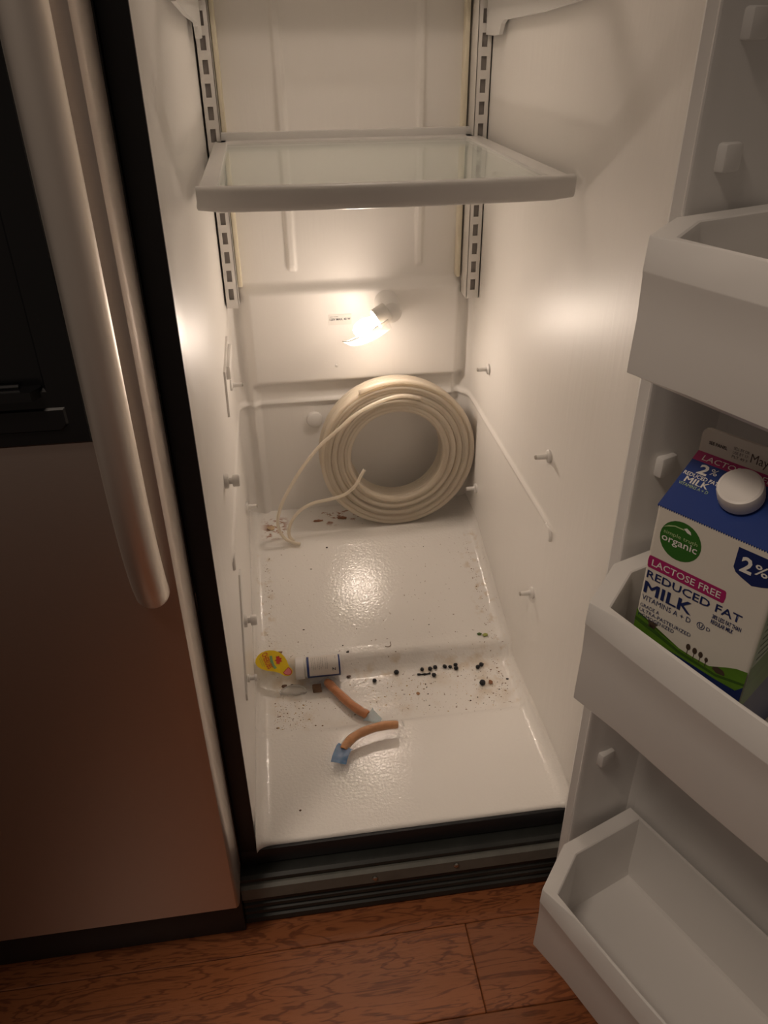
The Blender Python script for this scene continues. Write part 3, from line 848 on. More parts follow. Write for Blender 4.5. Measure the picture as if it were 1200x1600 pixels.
# print on the front face, y slightly in front of the card
def pr_poly(name, pts2, mm, lift=0.0002, parent=None):
    V = [MM @ Vector((a, -lift, b_)) for a, b_ in pts2]
    me = bpy.data.meshes.new(name)
    bm = bmesh.new(); vs = [bm.verts.new(MM @ Vector((a, -lift, b_))) for a, b_ in pts2]
    f = bm.faces.new(vs); bmesh.ops.triangulate(bm, faces=[f]); bm.to_mesh(me); bm.free()
    return link(name, me, mm, parent or body, recalc=False)
def S_(s): return s * KS
def front_text(b, s, z_, h, mm, s1=None, bold=0.0, lift=0.0006):
    text('lettering', b, MM @ Vector((S_(s), 0, mz(z_))), mu, (0, 0, 1), h * KS, mm, body, width=(S_(s1) - S_(s)) if s1 else None, bold=bold, lift=lift)
ell = lambda cx, cz, rx_, rz_, n=28: [(cx + rx_ * math.cos(2 * math.pi * k / n), cz + rz_ * math.sin(2 * math.pi * k / n)) for k in range(n)]
pr_poly('green_badge', ell(S_(0.0252), mz(0.6432), 0.0188, 0.0186), M_green)
text('lettering', 'simple truth', MM @ Vector((S_(0.0100), 0, mz(0.6455))), mu, (0, 0, 1), 0.0036, M_leaf, body, width=0.0310, lift=0.0006)
text('lettering', 'organic', MM @ Vector((S_(0.0093), 0, mz(0.6385))), mu, (0, 0, 1), 0.0068, M_pwhite, body, width=0.0325, bold=0.01, lift=0.0006)
pr_poly('badge_leaf', [(S_(a), mz(b_)) for a, b_ in ((0.0085, 0.6500), (0.0130, 0.6535), (0.0185, 0.6555), (0.0255, 0.6555), (0.0270, 0.6545), (0.0185, 0.6545), (0.0130, 0.6522))], M_leaf, 0.0005)
pr_poly('badge_leaf', [(S_(a), mz(b_)) for a, b_ in ((0.0260, 0.6560), (0.0285, 0.6575), (0.0320, 0.6555), (0.0330, 0.6530), (0.0295, 0.6535))], M_pwhite, 0.0005)
pr_poly('magenta_band', [(S_(a), mz(b_)) for a, b_ in ((0.0030, 0.6068), (0.0022, 0.6080), (0.0016, 0.6130), (0.0022, 0.6178), (0.0032, 0.6188), (0.0695, 0.6188), (0.0706, 0.6178), (0.0712, 0.6130), (0.0706, 0.6080), (0.0695, 0.6068))], M_mag)
front_text('LACTOSE FREE', 0.0058, 0.6099, 0.0062, M_pwhite, 0.0670, 0.008)
front_text('REDUCED FAT', 0.0034, 0.5968, 0.0074, M_navy, 0.0875, 0.012)
for ds in (0.0, 0.0005, 0.0010): front_text('MILK', 0.0032 + ds, 0.5812, 0.0118, M_navy, 0.0470 + ds, 0.0, 0.0006 + ds * 0.1)
front_text('VITAMINS A + D', 0.0032, 0.5735, 0.0052, M_navy, 0.0490)
front_text('GRADE A', 0.0030, 0.5656, 0.0036, M_navy, 0.0215)
front_text('ULTRA-PASTEURIZED', 0.0032, 0.5605, 0.0036, M_navy, 0.0520)
front_text('HOMOGENIZED', 0.0030, 0.5554, 0.0036, M_navy, 0.0375)
front_text('38% LESS FAT THAN', 0.0650, 0.5895, 0.0038, M_navy, 0.0892, 0.02)
front_text('REGULAR MILK', 0.0650, 0.5842, 0.0038, M_navy, 0.0838, 0.02)
ring = ell(S_(0.0580), mz(0.5765), 0.0036, 0.0036); ring2 = ell(S_(0.0580), mz(0.5765), 0.0030, 0.0030)
V = [MM @ Vector((a, -0.0005, b_)) for a, b_ in ring + ring2]; n = len(ring)
mk('kosher_ring', V, [(i, (i + 1) % n, (i + 1) % n + n, i + n) for i in range(n)], M_navy, body, recalc=False)
text('lettering', 'U', MM @ Vector((S_(0.0580), 0, mz(0.5748))), mu, (0, 0, 1), 0.0038, M_navy, body, anchor=0.5, bold=0.02, lift=0.0006)
front_text('D', 0.0630, 0.5750, 0.0036, M_navy)
pr_poly('shield', [(S_(a), mz(b_)) for a, b_ in ((0.0706, 0.6612), (0.1030, 0.6612), (0.1038, 0.6430), (0.1010, 0.6390), (0.0950, 0.6362), (0.0905, 0.6350), (0.0870, 0.6335), (0.0835, 0.6352), (0.0780, 0.6368), (0.0730, 0.6392), (0.0704, 0.6430))], M_navy)
front_text('2', 0.0752, 0.6425, 0.0128, M_pwhite, 0.0845, 0.03)
front_text('%', 0.0860, 0.6450, 0.0088, M_pwhite, 0.0965, 0.01)
pr_poly('grass_print', [(0.0008, mz(0.562)), (S_(0.003), mz(0.5585)), (S_(0.008), mz(0.5550)), (S_(0.0145), mz(0.5520)), (S_(0.021), mz(0.5500)), (S_(0.033), mz(0.5462)), (S_(0.045), mz(0.5436)), (S_(0.058), mz(0.5425)), (S_(0.073), mz(0.5425)), (S_(0.086), mz(0.5500)), (S_(0.094), mz(0.5540)), (WC - 0.0008, mz(0.5560)), (WC - 0.0008, mz(0.5400)), (S_(0.098), mz(0.5330)), (S_(0.080), mz(0.5330)), (S_(0.060), mz(0.5345)), (0.0008, mz(0.5380))], M_grass)
pr_poly('field_print', [(0.0008, mz(0.5530)), (S_(0.02), mz(0.5490)), (S_(0.045), mz(0.5415)), (S_(0.08), mz(0.5385)), (WC - 0.0008, mz(0.5440)), (WC - 0.0008, mz(0.5415)), (S_(0.08), mz(0.5360)), (S_(0.045), mz(0.5385)), (S_(0.02), mz(0.5450)), (0.0008, mz(0.5490))], M_dgrass, 0.0004)
pr_poly('base_print', [(0.0008, mz(0.5380)), (S_(0.060), mz(0.5345)), (S_(0.080), mz(0.5330)), (S_(0.098), mz(0.5330)), (WC - 0.0008, mz(0.5400)), (WC - 0.0008, 0.002), (0.0008, 0.002)], M_navy, 0.0003)
for k, (s, zz_, sc) in enumerate(((0.0525, 0.5440, 1.0), (0.0585, 0.5435, 1.0), (0.0640, 0.5432, 0.95), (0.0695, 0.5425, 0.75))):
    pr_poly('tree_print', ell(S_(s), mz(zz_ + 0.0062 * sc), 0.0021 * sc, 0.0034 * sc, 12), M_brown, 0.0005)
    pr_poly('tree_print', [(S_(s) - 0.0003, mz(zz_ - 0.0025)), (S_(s) + 0.0003, mz(zz_ - 0.0025)), (S_(s) + 0.0003, mz(zz_ + 0.004)), (S_(s) - 0.0003, mz(zz_ + 0.004))], M_brown, 0.0005)
pr_poly('cow_print', [(S_(a), mz(b_)) for a, b_ in [(a_ + 0.001, b0_ - 0.006) for a_, b0_ in ((0.0120, 0.5600), (0.0125, 0.5620), (0.0200, 0.5618), (0.0215, 0.5605), (0.0200, 0.5590), (0.0195, 0.5550), (0.0185, 0.5550), (0.0182, 0.5580), (0.0145, 0.5582), (0.0142, 0.5552), (0.0132, 0.5552), (0.0130, 0.5590))]], M_brown, 0.0005)
pr_poly('barn_print', [(S_(a), mz(b_)) for a, b_ in ((0.0760, 0.5420), (0.0760, 0.5440), (0.0795, 0.5465), (0.0850, 0.5455), (0.0868, 0.5430), (0.0868, 0.5410), (0.0800, 0.5400))], M_brown, 0.0005)
# gable print
gd = Vector((0, h2 - e_, RD - SH)); gl = gd.length; gdir = gd.normalized(); gn = Vector((0, -gdir.z, gdir.y))
def gpt(s, t, lift=0.0003): return MM @ (Vector((s, 0, SH)) + gd * t + gn * lift)
gw = (MM.to_3x3() @ gdir)
def gpoly(name, pts2, mm, lift=0.0003):
    me = bpy.data.meshes.new(name); bm = bmesh.new()
    f = bm.faces.new([bm.verts.new(gpt(a, b_, lift)) for a, b_ in pts2]); bmesh.ops.triangulate(bm, faces=[f]); bm.to_mesh(me); bm.free()
    return link(name, me, mm, gable, recalc=False)
def gtext(b, s, t, h, mm, w=None, bold=0.0): text('lettering', b, gpt(s, t, 0.0), mu, gw, h, mm, gable, width=w, bold=bold, lift=0.0007)
gpoly('magenta_band', [(0.0, 0.84), (WC, 0.84), (WC, 1.0), (0.0, 1.0)], M_mag)
gtext('LACTOSE FREE', 0.0075, 0.87, 0.0052, M_pwhite, 0.060)
gtext('2', 0.0105, 0.655, 0.0095, M_pwhite, 0.0088, 0.03)
gtext('%', 0.0205, 0.700, 0.0062, M_pwhite, 0.0062)
gtext('REDUCED FAT', 0.0015, 0.575, 0.0036, M_pwhite, 0.0310, 0.02)
for ds in (0.0, 0.0005): gtext('MILK', 0.0058 + ds, 0.468, 0.0058, M_pwhite, 0.0210)
gtext('VITAMINS A + D', 0.0032, 0.405, 0.0030, M_leaf, 0.0265)
# jagged lower border of the blue
V = []; F = []
nt_ = 52
for k in range(nt_ + 1):
    a = WC * k / nt_; V.append(MM @ Vector((a, -0.0003, SH + 0.0002)))
for k in range(nt_): V.append(MM @ Vector((WC * (k + 0.5) / nt_, -0.0003, SH - 0.0016)))
F = [(k, nt_ + 1 + k, k + 1) for k in range(nt_)]
mk('zigzag_border', V, F, M_blue, body, recalc=False)
# date and seal print
def ftext(b, s, z_, h, w, mm, bold=0.0): text('lettering', b, MM @ Vector((s, h2 - 0.0014, z_)), mu, (0, 0, 1), h, mm, finp, width=w, bold=bold, lift=0.0003)
M_ink = mat('dot matrix ink', (0.10, 0.07, 0.06), 0.6)
ftext('SEE PANEL', 0.0075, RD + 0.0090, 0.0028, 0.0165, M_ink, 0.03)
for k, (b_, zz_) in enumerate((('SELL BY OR', 0.0118), ('USE BY 17:', 0.0080), ('PLT 49 F', 0.0042))):
    ftext(b_, 0.0290, RD + zz_, 0.0026, 0.0135, M_ink)
ftext('May', 0.0445, RD + 0.0058, 0.0080, 0.0150, M_ink)
ftext('30', 0.0640, RD + 0.0058, 0.0080, 0.0095, M_ink)
# screw cap with ribbed side
cpos = Vector((0.0545, 0, SH)) + gd * 0.55
NR = 72
lps = []
for rad, hh, rib in ((0.0150, -0.002, 0), (0.0150, 0.003, 0), (0.0176, 0.003, 0), (0.0180, 0.0045, 1), (0.0180, 0.0150, 1), (0.0171, 0.0172, 0), (0.0152, 0.0180, 0), (0.0140, 0.0176, 0), (0.001, 0.0176, 0)):
    lps.append([MM @ (cpos + gn * hh + (Vector((1, 0, 0)) * math.cos(2 * math.pi * k / NR) + gdir * math.sin(2 * math.pi * k / NR)) * (rad - (0.0004 if rib and k % 2 else 0))) for k in range(NR)])
V, F = loft(lps)
mk('screw_cap', V, F, M_cap, cart, smooth=40, label='white ribbed screw cap')
# right side panel print: green field and lines of text
M_sidepale = mat('pale green panel', (0.42, 0.52, 0.36), 0.4)
def side_poly(name, pts2, mm, lift=0.0003):
    me = bpy.data.meshes.new(name); bm = bmesh.new()
    f = bm.faces.new([bm.verts.new(MM @ Vector((WC + lift, a, b_))) for a, b_ in pts2]); bmesh.ops.triangulate(bm, faces=[f]); bm.to_mesh(me); bm.free()
    return link(name, me, mm, body, recalc=False)
side_poly('side_panel_print', [(0.001, mz(0.56)), (WC - 0.001, mz(0.575)), (WC - 0.001, mz(0.64)), (0.001, mz(0.64))], M_sidepale)
for k in range(9):
    z_ = mz(0.566) + k * 0.0075
    side_poly('side_text_line', [(0.006, z_), (WC - 0.008, z_ + 0.002), (WC - 0.008, z_ + 0.0035), (0.006, z_ + 0.0015)], M_dgrass, 0.0005)
side_poly('side_grass_print', [(0.001, mz(0.515)), (WC - 0.001, mz(0.53)), (WC - 0.001, mz(0.575)), (0.001, mz(0.56))], M_grass)
side_poly('side_base_print', [(0.001, 0.003), (WC - 0.001, 0.003), (WC - 0.001, mz(0.53)), (0.001, mz(0.515))], M_navy)

# ------------------------------------------------------------------ yellow tomato label
LB = empty('tomato_label', (0.0362, 0.332, 0.020), label='yellow oval CHERUBS tomato label with pink tab leaning on the floor step', cat='label')
LP0 = Vector((0.0362, 0.3320, 0.0420)); tl = R(35)
l1 = Vector((1, 0, 0)); l2 = Vector((0, math.cos(tl), math.sin(tl))); l3 = l1.cross(l2)
def lpnt(a, b_, c=0.0): return LP0 + l1 * a + l2 * b_ + l3 * (c + 2.2 * a * a * 0.6)
olp = [(-0.0330, 0.0046), (-0.0318, 0.0110), (-0.0277, 0.0169), (-0.0220, 0.0212), (-0.0146, 0.0238), (-0.007, 0.0244), (0.0004, 0.0234), (0.0075, 0.0206), (0.0138, 0.0161), (0.0185, 0.0103), (0.0221, 0.0034), (0.0240, -0.003), (0.0262, -0.0087), (0.0302, -0.0135), (0.0312, -0.0175), (0.0300, -0.0218), (0.0262, -0.0246), (0.0215, -0.0250), (0.0165, -0.0240), (0.0120, -0.0208), (0.0070, -0.0178), (0.000, -0.0148), (-0.0066, -0.0134), (-0.0150, -0.0112), (-0.0223, -0.0082), (-0.0280, -0.0042), (-0.0315, 0.0000)]
M_yel = mat('yellow label card', (0.88, 0.62, 0.012), 0.35)
M_yel2 = mat('pale yellow print', (0.90, 0.78, 0.20), 0.4)
M_red = mat('red print', (0.62, 0.045, 0.030), 0.4)
M_orange = mat('orange print', (0.85, 0.25, 0.03), 0.4)
M_pink = mat('pink print', (0.85, 0.24, 0.26), 0.4)
M_lgreen = mat('label green print', (0.20, 0.36, 0.16), 0.4)
V, F = loft([[lpnt(a, b_, -0.0007) for a, b_ in olp], [lpnt(a, b_, 0.0) for a, b_ in olp]])
me = bpy.data.meshes.new('label_card'); bm = bmesh.new()
vt = [bm.verts.new(v) for v in V]
for f in F: bm.faces.new([vt[i] for i in f])
bmesh.ops.triangulate(bm, faces=[f for f in bm.faces if len(f.verts) > 4]); bm.to_mesh(me); bm.free()
card = link('label_card', me, M_yel, LB)
def lpoly(name, pts2, mm, c=0.0004):
    me = bpy.data.meshes.new(name); bm = bmesh.new()
    f = bm.faces.new([bm.verts.new(lpnt(a, b_, c)) for a, b_ in pts2]); bmesh.ops.triangulate(bm, faces=[f]); bm.to_mesh(me); bm.free()
    return link(name, me, mm, card, recalc=False)
lpoly('tab_border', [(0.0262 + 0.0068 * math.cos(a), -0.0178 + 0.0064 * math.sin(a)) for a in [2 * math.pi * k / 16 for k in range(16)]][:0] or [(0.0140, -0.0185), (0.0175, -0.0220), (0.0225, -0.0240), (0.0270, -0.0235), (0.0296, -0.0205), (0.0298, -0.0165), (0.0270, -0.0120), (0.0240, -0.0095), (0.0190, -0.0135)], M_red, 0.0004)
lpoly('tab_print', [(0.0155, -0.0187), (0.0180, -0.0210), (0.0225, -0.0228), (0.0266, -0.0222), (0.0284, -0.0200), (0.0285, -0.0168), (0.0262, -0.0130), (0.0239, -0.0110), (0.0195, -0.0145)], M_pink, 0.0007)
tm = [(0.0078 + (0.0070 if k % 2 else 0.0040) * math.cos(2 * math.pi * k / 14), 0.0050 + (0.0078 if k % 2 else 0.0046) * math.sin(2 * math.pi * k / 14)) for k in range(14)]
lpoly('tomato_print', tm, M_red, 0.0006)
lpoly('ribbon_print', [(-0.0075, 0.0140), (-0.0030, 0.0140), (-0.0022, 0.0060), (0.0000, -0.0020), (0.0040, -0.0085), (0.0005, -0.0105), (-0.0040, -0.0050), (-0.0068, 0.0030)], M_lgreen, 0.0005)
tx = Vector((0.30, -1, 0)).normalized()
def ltext(b, a, b2, h, w, mm, bold=0.0, bend=None):
    xd = (l1 * 0.33 - l2 * 0.944); yd = (l1 * 0.944 + l2 * 0.33)
    text('lettering', b, lpnt(a, b2, 0.0), xd, yd, h, mm, card, width=w, bold=bold, bend=bend, lift=0.0012)
ltext('CHERUBS', -0.0208, 0.0185, 0.0098, 0.0300, M_red, 0.008, -0.0012)
for k, (a, b_, w) in enumerate(((-0.0262, 0.0110, 0.016), (-0.0240, 0.0135, 0.019))):
    ltext('heavenly salad tomatoes', a, b_, 0.0016, w, M_lgreen)
lpoly('stem_print', [(0.0030, 0.0130), (0.0060, 0.0118), (0.0100, 0.0125), (0.0075, 0.0098), (0.0050, 0.0105)], M_lgreen, 0.0005)

# ------------------------------------------------------------------ supplement bottle lying on its side
BB = empty('pill_bottle', (0.112, 0.3245, 0.011), label='small white capped pill bottle with blue edged label lying on its side', cat='bottle')
bx0 = Vector((0.0725, 0.3255, 0.0300)); bx1 = Vector((0.1545, 0.3245, 0.0300)); ba = (bx1 - bx0).normalized()
M_pill = mat('white bottle plastic', (0.80, 0.78, 0.74), 0.35)
M_lblue = mat('deep blue label', (0.014, 0.035, 0.17), 0.35)
M_lwhite = mat('pale label field', (0.68, 0.63, 0.58), 0.4)
lathe('bottle_body', bx0 + ba * 0.0165, ba, [(0.0155, 0), (0.0155, 0.002), (0.0183, 0.0035), (0.0183, 0.062), (0.0165, 0.0645), (0.008, 0.065)], M_pill, BB, seg=36)
NR = 60
lps = []
for h, rad, rib in ((0, 0.0175, 0), (0.0012, 0.0190, 0), (0.003, 0.0194, 1), (0.0150, 0.0194, 1), (0.0158, 0.0186, 0)):
    u1, v1 = frame_of(ba)
    lps.append([bx0 + ba * h + (u1 * math.cos(2 * math.pi * k / NR) + v1 * math.sin(2 * math.pi * k / NR)) * (rad - (0.0003 if rib and k % 2 else 0)) for k in range(NR)])
V, F = loft(lps)
mk('bottle_cap', V, F, M_cap, BB, smooth=40, label='white ribbed bottle cap')
bu = Vector((0, 0, 1)); bv = ba.cross(bu).normalized()          # bv points to the back
def cyl(h, ang, rad): return bx0 + ba * h + (bu * math.cos(ang) + bv * math.sin(ang)) * rad
def wrap(name, h0, h1, a0, a1, rad, mm, n=20, parent=None):
    V = []; F = []
    for i in range(n + 1):
        a = a0 + (a1 - a0) * i / n
        V += [cyl(h0, a, rad), cyl(h1, a, rad)]
    F = [(2 * i, 2 * i + 1, 2 * i + 3, 2 * i + 2) for i in range(n)]
    return mk(name, V, F, mm, parent or BB, smooth=True, recalc=False)
bl = wrap('bottle_label', 0.0205, 0.0795, R(-180), R(180), 0.0186, M_lblue, 40)
# viewer side: front-top of the cylinder
vd = math.atan2(-( -0.72 - 0.3), 0.95)
wrap('label_field', 0.0245, 0.0765, R(-70), R(104), 0.0188, M_lwhite, 16, bl)
def wrap_text(b, h, ang, size, width, mm, bold=0.0, along=True):
    cu = bpy.data.curves.new('t', 'FONT'); cu.body = b; cu.size = 1; cu.offset = bold; cu.resolution_u = 1
    ob = bpy.data.objects.new('t', cu); COL.objects.link(ob)
    me = bpy.data.meshes.new_from_object(ob.evaluated_get(bpy.context.evaluated_depsgraph_get()))
    bpy.data.objects.remove(ob); bpy.data.curves.remove(cu)
    x0 = min(v.co.x for v in me.vertices); x1 = max(v.co.x for v in me.vertices)
    for v in me.vertices:
        X = (v.co.x - x0) / (x1 - x0) * width; Y = v.co.y * size / 0.69
        # lines run round the bottle, reading direction downwards
        v.co = cyl(h + Y, ang + X / 0.0189, 0.0190)
    me.materials.clear()
    link('lettering', me, mm, bl, recalc=False)
for k, h in enumerate((0.0285, 0.0315, 0.0345, 0.0390, 0.0420, 0.0450, 0.0480, 0.0530, 0.0560)):
    wrap_text(('take two capsules daily with food', 'store in a cool and dry place', 'keep out of reach of children', 'serving size two capsules', 'amount per serving daily value', 'other ingredients rice flour', 'vegetable capsule magnesium', 'no gluten no soy no dairy', 'made in a certified facility')[k], h, R(-8), 0.0014, 0.024 if k % 3 else 0.020, M_print_dark)
wrap_text('Z', 0.0655, R(58), 0.0055, 0.0062, M_print_dark, 0.03)
wrap_text('90 CT', 0.0700, R(-14), 0.0022, 0.008, M_print_dark)

# ------------------------------------------------------------------ cloudy clear plastic lid piece
SL = empty('clear_lid', (0.066, 0.302, -0.002), label='cracked half of a cloudy clear plastic lid in front of the bottle', cat='lid')
V = []; F = []
oo = []
for k in range(25):
    a = math.pi * (1 - k / 24)
    oo.append((0.066 + 0.0235 * math.cos(a), 0.297 + 0.017 * math.sin(a)))
brk = [(0.0860, 0.2935), (0.082, 0.2955), (0.076, 0.2930), (0.069, 0.2920), (0.061, 0.2945), (0.053, 0.2955), (0.046, 0.2975)]
edge = oo + brk
lps = [[(0.066 + (a - 0.066) * f, 0.300 + (b_ - 0.300) * f, z_) for a, b_ in edge] for f, z_ in ((1.0, -0.0026), (1.0, 0.0005), (0.985, 0.0022), (0.95, 0.0030), (0.90, 0.0024), (0.86, 0.0016), (0.5, 0.0016))]
V, F = loft(lps, cap0=False)
mk('lid_shell', V, F, M_cloudy, SL, smooth=40)
V, F = loft(tube_loops([(a, b_, 0.0016) for a, b_ in edge] + [(*edge[0], 0.0016)], 0.0011, 8))
mk('lid_rim', V, F, M_cloudy, SL, smooth=True)

# ------------------------------------------------------------------ snack sticks in clear wrappers
M_stick = mat('smoked meat stick', (0.66, 0.24, 0.07), 0.42, noise=(160, 0.28), bump=(260, 0.5))
M_stick2 = mat('pale smoked meat stick', (0.72, 0.33, 0.12), 0.42, noise=(160, 0.22), bump=(260, 0.4))
M_tip = film('blue printed wrapper', (0.03, 0.20, 0.48), 0.78, 0.2)
M_tip2 = film('pale blue printed wrapper', (0.32, 0.48, 0.56), 0.55, 0.2)
def wrapper_sheet(path, widths, nrm, thick=0.0004, wav=0.0012, seed=1):
    rg = random.Random(seed)
    n = len(path); V = []; F = []
    C_ = 7
    for i, (p, (wl, wr)) in enumerate(zip(path, widths)):
        t = (path[min(i + 1, n - 1)] - path[max(i - 1, 0)]).normalized()
        s = t.cross(nrm).normalized()
        for k in range(C_):
            f = -1 + 2 * k / (C_ - 1)
            w_ = wl if f < 0 else wr
            V.append(p + s * (f * w_) + nrm * (rg.uniform(-wav, wav) + 0.0))
    for i in range(n - 1):
        for k in range(C_ - 1):
            a = i * C_ + k; F.append((a, a + 1, a + 1 + C_, a + C_))
    return V, F
def snack(name, spine, rad, label, tip_at, m_stick, m_tip, wl, stick_rng, seed, tiplen):
    base = min(spine, key=lambda p: p.z)
    S = empty(name, (spine[len(spine) // 2].x, spine[len(spine) // 2].y, base.z - rad), label=label, cat='snack stick', group='wrapped snack sticks')
    path = catmull(spine, 6)
    n = len(path)
    i0, i1 = int(stick_rng[0] * (n - 1)), int(stick_rng[1] * (n - 1))
    core = path[i0:i1 + 1]
    rg = random.Random(seed)
    lp_ = tube_loops(core, lambda t: rad * (1 + 0.05 * math.sin(t * 23 + seed)) * (0.78 + 0.22 * min(1, t / 0.05, (1 - t) / 0.05)), 14)
    V, F = loft(lp_)
    mk('meat_stick', V, F, m_stick, S, smooth=60)
    nrm = Vector((0, -0.25, 1)).normalized()
    wd_ = []
    for i in range(n):
        t = i / (n - 1)
        wd_.append(wl(t))
    V, F = wrapper_sheet([p + nrm * (rad * 0.15) for p in path], wd_, nrm, seed=seed)
    mk('clear_wrapper', V, F, M_clear, S, smooth=True, recalc=False)
    # film hugging the stick
    V, F = loft(tube_loops(core[:], rad * 1.10, 14), cap0=False, cap1=False)
    mk('clear_wrapper', V, F, M_clear, S, smooth=True, recalc=False)
    a, b_ = tip_at
    ia, ib = int(a * (n - 1)), int(b_ * (n - 1))
    V, F = wrapper_sheet([p + nrm * (rad * 0.15 + 0.0012) for p in path[ia:ib + 1]], wd_[ia:ib + 1], nrm, wav=0.0008, seed=seed + 5)
    mk('printed_end', V, F, m_tip, S, smooth=True, recalc=False, label=tiplen)
    return S
Vx = Vector
snack('snack_stick', [Vx((0.119, 0.318, 0.0055)), Vx((0.1285, 0.3055, 0.0060)), Vx((0.142, 0.282, 0.0060)), Vx((0.160, 0.252, 0.0062)), Vx((0.178, 0.2290, 0.0062)), Vx((0.189, 0.2195, 0.0058)), Vx((0.2085, 0.2030, 0.0035))], 0.0078,
      'reddish brown snack stick in clear wrapper lying below the pill bottle', (0.84, 1.0), M_stick, M_tip2,
      lambda t: (0.010 + 0.006 * math.sin(t * 9), 0.014 - 0.003 * math.sin(t * 7)) if t < 0.85 else (0.011 * (1.05 - t) / 0.2 + 0.002, 0.011 * (1.05 - t) / 0.2 + 0.002), (0.13, 0.85), 4, 'pale blue wrapper end')
snack('snack_stick', [Vx((0.1295, 0.1185, 0.0115)), Vx((0.1345, 0.1315, 0.0150)), Vx((0.1430, 0.1460, 0.0180)), Vx((0.1570, 0.1600, 0.0205)), Vx((0.1760, 0.1690, 0.0220)), Vx((0.2000, 0.1755, 0.0220)), Vx((0.2230, 0.1770, 0.0215)), Vx((0.2450, 0.1755, 0.0200))], 0.0072,
      'orange snack stick curved in clear wrapper with a bright blue end, nearer the front', (0.0, 0.30), M_stick2, M_tip,
      lambda t: (0.0125, 0.0125) if t < 0.28 else (0.013 - 0.005 * t, 0.017 - 0.008 * t), (0.26, 0.93), 9, 'bright blue wrapper end')
# the curved wrapper stands on a fold of film: a fin below it
fin_path = catmull([Vx((0.1310, 0.1220, 0.0105)), Vx((0.1450, 0.1480, 0.0170)), Vx((0.1760, 0.1680, 0.0200)), Vx((0.2150, 0.1760, 0.0200)), Vx((0.2430, 0.1750, 0.0190))], 5)
V = []; F = []
for i, p in enumerate(fin_path):
    V += [p, Vx((p.x + 0.004, p.y - 0.010, 0.0002))]
F = [(2 * i, 2 * i + 1, 2 * i + 3, 2 * i + 2) for i in range(len(fin_path) - 1)]
st2 = [o for o in COL.objects if o.name.startswith('snack_stick')][-1]
mk('wrapper_fold', V, F, M_clear, st2, smooth=True, recalc=False)
text('lettering', '1 OZ  SMOKED STICK', (0.2405, 0.1840, 0.0225), (0.1, -1, 0), (1, 0.1, 0), 0.0016, M_print_dark, st2, width=0.016, lift=0.001)

# ------------------------------------------------------------------ brown block (crust) under the bottle, berries, bits
M_crust = mat('dried brown crust', (0.20, 0.11, 0.06), 0.6, noise=(90, 0.4), bump=(150, 0.6))
bm = bmesh.new(); bm_box(bm, (0.100, 0.293, -0.0028), (0.116, 0.306, 0.0075), 0.0018)
rg = random.Random(2)
for v in bm.verts: v.co += Vector((rg.uniform(-1, 1), rg.uniform(-1, 1), rg.uniform(-0.6, 1))) * 0.0008
me = bpy.data.meshes.new('crust'); bm.to_mesh(me); bm.free()
tag(link('food_crust', me, M_crust, smooth=50), 'small brown block of dried food under the pill bottle', 'crust')

M_berry = mat('black dried berry', (0.006, 0.006, 0.009), 0.45, bump=(500, 0.4))
BLAB = ['dried black berry on its own, nearest the snack sticks', 'dried black berry on its own, second from the snack sticks', 'single black berry left of the four small clusters', 'left berry of the pair left of centre row', 'right berry of the pair left of centre row, close to the step',
        'left berry of the group of four in the middle of the row', 'small second berry of the group of four in the row', 'rear berry of the stacked pair ending the group of four', 'front berry of the stacked pair ending the group of four', 'black berry just in front of the row, beside the twig',
        'left berry of the pair in the right corner', 'right berry of the pair in the right corner', 'largest black berry, alone in front of the right corner pair']
BP = [(0.2120, 0.3050, 0.0040), (0.2540, 0.3200, 0.0046), (0.3020, 0.3210, 0.0036), (0.3165, 0.3200, 0.0042), (0.3265, 0.3225, 0.0040), (0.3445, 0.3220, 0.0042), (0.3540, 0.3200, 0.0036), (0.3650, 0.3235, 0.0040), (0.3640, 0.3145, 0.0042), (0.3205, 0.3030, 0.0042), (0.4040, 0.3110, 0.0042), (0.4120, 0.3165, 0.0044), (0.4020, 0.2690, 0.0056)]
rb = random.Random(11)
def berry_mesh(seed):
    rg = random.Random(seed)
    bm = bmesh.new(); bmesh.ops.create_icosphere(bm, subdivisions=2, radius=1.0)
    for v in bm.verts:
        n_ = v.co.copy()
        v.co *= 1 + 0.09 * math.sin(5 * n_.x + seed) * math.cos(4 * n_.y - seed) + rg.uniform(-0.03, 0.03)
        if n_.z > 0.85: v.co.z *= 0.80
    me = bpy.data.meshes.new('berry'); bm.to_mesh(me); bm.free()
    me.polygons.foreach_set('use_smooth', [True] * len(me.polygons))
    me.materials.append(M_berry)
    return me
bms = [berry_mesh(k) for k in range(4)]
for k, (x, y, r_) in enumerate(BP):
    o = bpy.data.objects.new('dried_berry', bms[k % 4]); COL.objects.link(o)
    o.scale = (r_, r_, r_ * 0.92); o.rotation_euler = (rb.uniform(-0.4, 0.4), rb.uniform(-0.4, 0.4), rb.uniform(0, 6))
    o.location = (x, y, -0.0030 + r_ * 0.88)
    tag(o, BLAB[k], 'berry', 'dried berries in the floor recess')
V, F = loft(tube_loops(catmull([Vx((0.291, 0.3105, -0.0012)), Vx((0.299, 0.3095, -0.0010)), Vx((0.307, 0.3090, -0.0012)), Vx((0.3150, 0.3100, -0.0008))], 4), lambda t: 0.0016 + 0.0005 * math.sin(t * 14), 8))
tag(mk('dry_twig', V, F, M_berry, smooth=True), 'short black dried stem in front of the berry row', 'twig')

